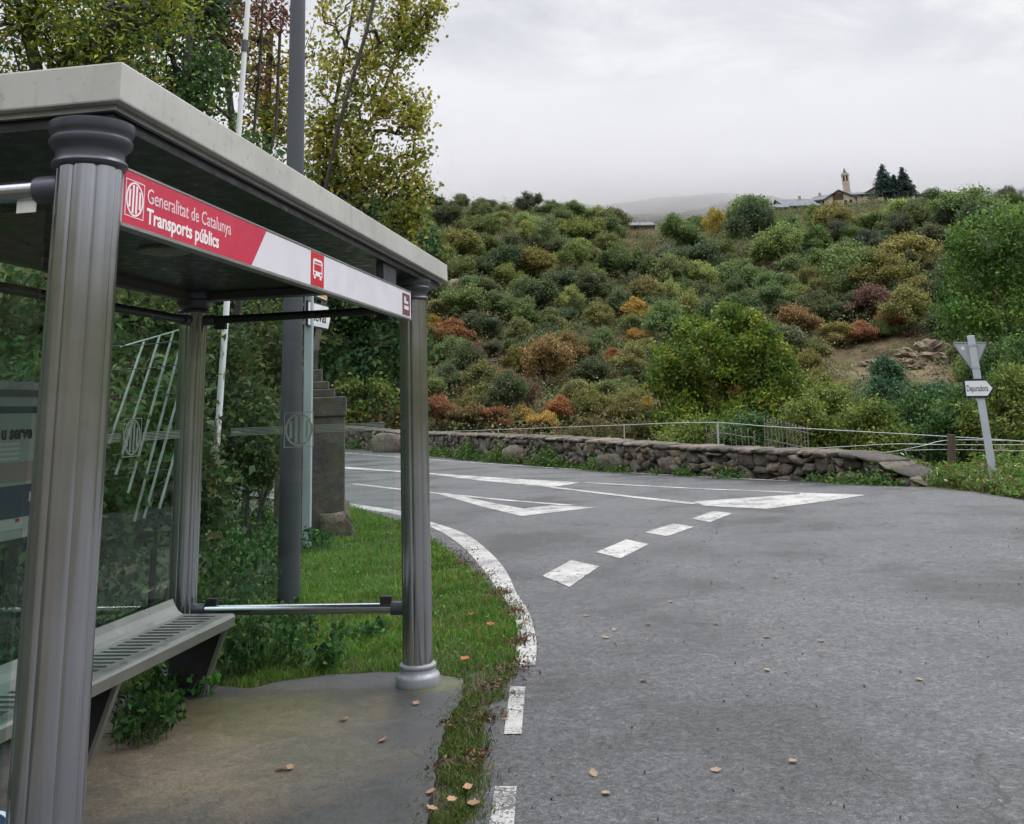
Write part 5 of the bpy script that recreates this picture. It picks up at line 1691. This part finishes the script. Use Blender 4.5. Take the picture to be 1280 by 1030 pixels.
a, e, n_, L, bd = board(384.5, 407.5, 413, 413.5, .34, 'arrow_board', True)
text_mesh('lettering', 'neval', .2, dkt, bd, frame4(a+n_*.004+e*.14+np.array([0, 0, .09]), e, (0, 0, 1)), .004, .0008, L*.62)
a, e, n_, L, bd = board(384.5, 368, 409, 378, .42, 'yellow_board', False)
MB().prism([(.05, .045), (L-.06, .045), (L-.06, .38), (.05, .38)], a+n_*.004, e, (0, 0, 1), n_*.002).build('yellow_face', simple('amber_sign_film', (.62, .30, .015), .45, 0, .05, 3), bd)

# ------------------------------------------------------------------ stone gate pillar and its rock
grs, nt, b = mat_new('dark_mossy_masonry')
p = pos(nt)
c = ramp(nt, noise(nt, 6, 6, .7, p), [(.3, (.040, .036, .031)), (.55, (.085, .078, .068)), (.75, (.16, .15, .135))])
c = mix(nt, ramp(nt, noise(nt, 2.2, 5, .7, p), [(.52, 0.0), (.66, .6)]), c, (.075, .075, .018))
nt.links.new(c, b.inputs['Base Color']); b.inputs['Roughness'].default_value = .9
bump(nt, b, noise(nt, 18, 6, .7, p), .02, .8)
pb = g(388, 668); rp2 = float(azr(pb)[1]); s_ = rp2/F
pl = empty('stone_pillar', tuple(pb), 'dark stone gate pillar with a stepped cap, behind the pale sign post', 'pillar')
th = math.radians(-18); ex = np.array([math.cos(th), math.sin(th)*-1, 0]); ey = np.array([-ex[1], ex[0], 0])
zof = lambda y: float(atr(410, y, rp2)[2])


def blk(z0_, z1_, hw, nm, par=pl):
    bm = MB().obox(np.array([pb[0], pb[1], (z0_+z1_)/2]), ex*hw, ey*hw, (0, 0, (z1_-z0_)/2))
    return bm.build(nm, grs, par, bevel=.02, seg=2)


blk(-.1, zof(521), 39*s_, 'shaft'); blk(zof(521)+.002, zof(497), 41*s_, 'cap')
blk(zof(497)+.002, zof(487), 27*s_, 'cap_step'); blk(zof(487)+.002, zof(477), 20*s_, 'cap_step'); blk(zof(477)+.002, zof(462), 12*s_, 'finial')
bc = g(418, 672)
o = stones_mesh('base_rock', [stone_pts((0, 0, .14), ex*.27, ey*.24, np.array([.03, .02, .19]), .14, 14.)], stn); o.location = (bc[0], bc[1], 0)
tag(o, 'brown broken rock lying against the foot of the stone pillar', 'rock')
o = stones_mesh('base_rock', [stone_pts((0, 0, .1), ex*.24, ey*.2, np.array([0, .02, .30]), .15, 5.)], stn); o.location = (bc[0]-.12, bc[1]+.28, .05)
tag(o, 'grey pointed rock wedged between pillar and brown broken rock', 'rock')

# ------------------------------------------------------------------ leaning white pole, timber post, stakes with wires
wp_, nt, b = mat_new('peeling_white_paint')
v = objc(nt, (1, 1, .3)); sep = N(nt, 'SeparateXYZ'); nt.links.new(pos(nt), sep.inputs[0])
hz_ = math_(nt, 'MULTIPLY_ADD', sep.outputs['Z'], -.06, .12)
nf = math_(nt, 'ADD', noise(nt, 9, 5, .7, v), hz_)
nt.links.new(ramp(nt, nf, [(.50, (.62, .64, .66)), (.58, (.14, .10, .08))]), b.inputs['Base Color']); b.inputs['Roughness'].default_value = .6
r_ = 11.6
b0 = base_at(266, r_)
a = atr(268, 600, r_); t_ = atr(313, -40, r_+.3)
wpole = empty('leaning_pole', tuple(b0), 'tall thin leaning white pole with peeling paint behind the shelter', 'pole')
m_ = a+(t_-a)*.55
MB().tube([b0, a, m_, t_], [.036, .036, .034, .030], 10).build('pole', wp_, wpole, smooth=True)
j_ = a+(t_-a)*((600-72)/640)
MB().tube([j_-(t_-a)*.012, j_+(t_-a)*.012], [.044, .044], 10).build('joint', cast, wpole, smooth=True)
tmb = simple('weathered_timber', (.075, .055, .04), .9, 0, .3, 3, stretch=(1, 1, .15))
b0 = base_at(274, 14.2); t_ = atr(272, 432, 14.2)
tp = MB().tube([b0, t_], [.075, .065], 9).build('timber_post', tmb, None, tuple(b0)); tag(tp, 'short weathered brown timber post beside the leaning white pole', 'post')
whs = simple('white_stake_paint', (.34, .38, .375), .6, 0, .25, 8)
stakes = [((180, 427), (148, 520)), ((200, 419), (160, 545)), ((217, 414), (176, 560)), ((226, 430), (184, 590)), ((238, 440), (196, 590)), ((246, 470), (212, 590)), ((254, 500), (228, 600))]
r_ = 7.2
b0 = base_at(200, r_)
tr_ = empty('stake_trellis', tuple(b0), 'row of slanted white stakes with thin wires behind the back glass', 'trellis')
for (x0_, y0_), (x1_, y1_) in stakes:
    a = atr(x1_, y1_, r_); t_ = atr(x0_, y0_, r_+.25); a2 = a+(a-t_)*.35
    MB().tube([a2, t_], [.009, .008], 6).build('stake', whs, tr_, smooth=True)
m = MB()
for y in (432, 462, 497):
    m.tube([atr(110, y+2, r_), atr(180, y-1, r_+.1), atr(262, y-10, r_+.2)], .0035, 4)
m.build('wire', signb, tr_)
MB().tube([atr(150, 434, r_+.25), atr(230, 411, r_+.25)], .006, 5).build('top_wire', whs, tr_)

# ------------------------------------------------------------------ wire fence behind the wall
wf = empty('wire_fence', tuple(atr(895, 560, 24.6)*[1, 1, 0]+np.array([0, 0, -.5])), 'pale wires strung between thin posts behind the stone wall', 'fence')
wirec = simple('pale_wire', (.34, .36, .36), .5, .2, .08, 3)
rw_ = lambda px: float(np.interp(math.degrees(math.atan2(*ray(px, 550)[:2])), _oa, _or))+1.1


def wire(pts, r0=.012):
    P = [atr(x, y, rw_(x)) for x, y in pts]; P = densify(P, 5)
    MB().tube(P, r0, 5).build('wire', wirec, wf, smooth=True)


wire([(470, 541), (540, 540), (623, 537), (760, 532), (880, 528), (960, 533), (1050, 538), (1190, 546), (1300, 553)], .008)
wire([(990, 562), (1060, 558), (1120, 555), (1190, 556), (1300, 556)], .007)
wire([(1030, 565), (1100, 566), (1150, 558), (1190, 550), (1300, 552)], .007)
wire([(1130, 563), (1190, 562), (1300, 564)], .005)
for x, y0_, y1_, rr in ((623, 537, 562, .018), (897, 529, 566, .022), (780, 532, 560, .014)):
    MB().tube([atr(x, y1_, rw_(x))-np.array([0, 0, .5]), atr(x, y0_-2, rw_(x))], rr, 8).build('post', wirec, wf, smooth=True)
MB().tube([atr(1190, 606, rw_(1190)), atr(1189, 543, rw_(1190))], .075, 8).build('wooden_post', tmb, wf)

# iron railing
ir = empty('iron_railing', tuple(atr(950, 565, 25.2)*[1, 1, 0]+np.array([0, 0, -.6])), 'leaning rusty iron picket railing behind the wall below the round tree', 'railing')
iron = simple('rusty_pale_iron', (.15, .135, .12), .7, .2, .3, 9)
tops = lambda x: float(np.interp(x, [884, 905, 925, 950, 956, 985, 1012], [535, 531, 537, 538, 521, 527, 533]))
xs = list(np.arange(884, 945, 7.5))+list(np.arange(956, 1013, 4.6))
for x in xs:
    r_ = rw_(x)+.7; a = atr(x+R.normal(0, .8), 572, r_)-np.array([0, 0, .5]); t_ = atr(x-2+R.normal(0, .8), tops(x)+R.normal(0, 1), r_)
    u = (t_-a)/np.linalg.norm(t_-a)
    MB().tube([a, t_-u*.12, t_-u*.06, t_], [.011, .011, .02, .001], 6).build('picket', iron, ir)
for y_ in (9, 28):
    for xa, xb in ((884, 945), (956, 1012)):
        P = [atr(x, tops(x)+y_, rw_(x)+.72) for x in np.linspace(xa, xb, 5)]
        MB().tube(P, .013, 6).build('rail', iron, ir)

# ------------------------------------------------------------------ leaning yield sign with the arrow board, seen from behind
r_ = 19.0
b0 = atr(1240, 584, r_); t_ = atr(1213.2, 419.5, r_)
ys_ = empty('leaning_sign', (b0[0], b0[1], gz(b0)), 'leaning pale post with the back of a triangular sign and a white arrow board', 'road sign')
u = (t_-b0)/np.linalg.norm(t_-b0); vd = (CAM-b0); vd[2] = 0; vd /= np.linalg.norm(vd)
sx = np.cross(u, vd); sx /= np.linalg.norm(sx)
if sx@RT < 0: sx = -sx
nf_ = np.cross(sx, u)
if nf_@vd < 0: nf_ = -nf_
MB().obox((b0-u*.5+t_)/2, sx*.062, nf_*.03, (t_-b0+u*.5)/2).build('post', simple('pale_galvanised_post', (.42, .46, .49), .5, .3, .08, 5, stretch=(1, 1, .3)), ys_, bevel=.008)
pt_ = lambda x, y, dn=0.0: atr(x, y, r_)+nf_*dn
tri = [pt_(1191.0, 428.5), pt_(1233.0, 428.0), pt_(1217.8, 465.5)]
o_ = tri[0]; uv = [((q-o_)@sx, (q-o_)@u) for q in tri]
pl_ = [(uv[0][0]+.02, uv[0][1]), (uv[1][0]-.02, uv[1][1]), (uv[1][0]-.005, uv[1][1]-.025), (uv[2][0]+.02, uv[2][1]+.02), (uv[2][0]-.02, uv[2][1]+.02), (uv[0][0]+.005, uv[0][1]-.025)]
tb = MB().prism(pl_, o_-nf_*.036, sx, u, -nf_*.012).build('triangle_board', grey, ys_)
m = MB()
for i in range(6):
    p0, p1 = np.array(pl_[i]), np.array(pl_[(i+1) % 6]); q0 = o_+sx*p0[0]+u*p0[1]; q1 = o_+sx*p1[0]+u*p1[1]
    m.tube([q0-nf_*.033, q1-nf_*.033], .008, 6)
m.build('rim', simple('dull_grey_rim', (.17, .18, .19), .5, .3), tb)
MB().prism([(0, 0), (.05, 0), (.05, .05), (0, .05)], o_+sx*.12-u*.13-nf_*.0355, sx, u, nf_*.001).build('sticker', signw, tb)
for yk in (432, 460):
    c = b0+(t_-b0)*((584-yk)/164.5)
    MB().obox(c+nf_*.0015, sx*.072, nf_*.034, u*.018).build('clamp', grey, ys_)
# arrow board, level, facing the camera
a = pt_(1206.0, 497.5); R0 = pt_(1243.8, 487.5)
ex_ = (pt_(1243, 497)-a); ex_ /= np.linalg.norm(ex_); L = float((R0-a)@ex_); uz = np.cross(ex_, -nf_); uz = uz if uz[2] > 0 else -uz
hb = 20.5*r_/F
pts = [(.015, 0), (L-.13, 0), (L, hb/2), (L-.13, hb), (.015, hb), (0, hb-.015), (0, .015)]
o_ = a+nf_*.045
ab = MB().prism(pts, o_, ex_, uz, -nf_*.012).build('arrow_board', signb, ys_)
inn = [(.033, .035), (L-.125, .035), (L-.035, hb/2), (L-.125, hb-.035), (.033, hb-.035)]
MB().prism(inn, o_+nf_*.0005, ex_, uz, nf_*.003).build('face', signw, ab)
text_mesh('lettering', 'Depuradora', .15, dkt, ab, frame4(o_+nf_*.004+ex_*.05+uz*.11, ex_, uz), .0015, .001, L-.155)

# ------------------------------------------------------------------ fallen leaves
dl = foliage('dry_leaf', True, .15, .85, 1.2)


def fallen(px, py, size, col, label, group, z):
    b0 = g(px, py, z)
    k = 9; P = []
    L = size*.5; curl = R.uniform(.1, .35)
    ut = np.linspace(-1, 1, k)
    V = []
    for u in ut:
        wv_ = (1-abs(u)**1.8)*.36*size*(1+.25*math.sin(u*9+px)); zc = curl*size*.5*u*u
        V += [(u*L, -wv_, zc+.22*wv_), (u*L, 0, zc), (u*L, wv_, zc+.22*wv_)]
    V = np.array(V)
    q = R.uniform(0, 6.28); c_, s2 = math.cos(q), math.sin(q)
    V = V@np.array([[c_, s2, 0], [-s2, c_, 0], [0, 0, 1]])
    f = []
    for i in range(k-1):
        for j in range(2): f.append((i*3+j, i*3+3+j, i*3+4+j, i*3+1+j))
    me = npmesh('fallen_leaf', V, [np.array(f)], True, np.repeat(pick([(col, 1)], 1, .2)*.62, len(V), 0))
    o = link('fallen_leaf', me, dl, None, (b0[0], b0[1], z+.004)); o.rotation_euler = (R.normal(0, .15), R.normal(0, .15), 0)
    tag(o, label, 'leaf', group)


Z8 = lambda q: (720+q[0]*.4375, 640+q[1]*.4377)
for q in [(270, 258), (30, 298), (205, 322), (400, 320), (570, 187), (85, 360), (110, 338), (545, 358), (700, 370), (545, 453), (192, 484), (85, 806), (50, 750), (620, 715), (400, 740), (980, 480)]:
    fallen(*Z8(q), .052, (.27, .21, .125), 'dry tan leaf lying on the grey asphalt', 'dry leaves on the asphalt', .014)
for x, y in [(551, 739), (588, 769), (613, 781), (581, 824)]:
    fallen(x, y, .08, (.28, .12, .03), 'orange dry leaf lying in the green grass', 'orange leaves in the grass', .05)
for x, y in [(560, 694), (566, 679), (590, 701), (570, 709), (586, 715), (656, 778), (640, 770), (650, 785), (600, 708), (577, 703), (608, 722), (632, 752)]:
    fallen(x, y, .07, (.20, .125, .08), 'brown dry leaf lying along the gutter beside the white line', 'brown leaves in the gutter', .02)
for x, y in [(539, 991), (565, 1001), (479, 926), (362, 961), (540, 1012), (430, 900), (352, 962), (520, 880), (585, 985), (592, 1005)]:
    fallen(x, y, .055, (.30, .20, .11), 'small tan leaf lying on the concrete pad or its mossy edge', 'small leaves on the pad', .036)

# dark leaf litter in the gutter and twigs on the asphalt (beyond counting)
C = []; cl = []
for x, y, sp_, n in [(622, 742, .10, 260), (640, 765, .10, 200), (650, 800, .09, 160), (640, 835, .12, 160), (600, 720, .14, 120), (575, 705, .2, 160), (618, 860, .1, 90), (600, 900, .1, 120), (592, 950, .08, 120), (570, 690, .2, 80), (560, 905, .06, 60), (545, 960, .06, 60)]:
    c = g(x, y, .018); C.append(c+np.column_stack([R.normal(0, sp_*.55, n), R.normal(0, sp_*1.1, n), np.abs(R.normal(0, .008, n))])); cl.append(pick([((.05, .028, .018), 3), ((.09, .05, .03), 2), ((.03, .02, .015), 2), ((.18, .10, .06), .6)], n, .3))
n = 700
q = np.column_stack([R.uniform(.9, 7, n), R.uniform(1, 12, n), np.full(n, .0155)]); C.append(q); cl.append(pick([((.018, .016, .015), 4), ((.06, .05, .04), 1)], n, .3))
C = np.concatenate(C); cl = np.concatenate(cl)
sc_ = np.where(np.arange(len(C)) < len(C)-n, .035, .022)
tag(link('litter', leaf_mesh('litter', C, sc_[:, None], cl, 2.5, .4), dl), kind='stuff')
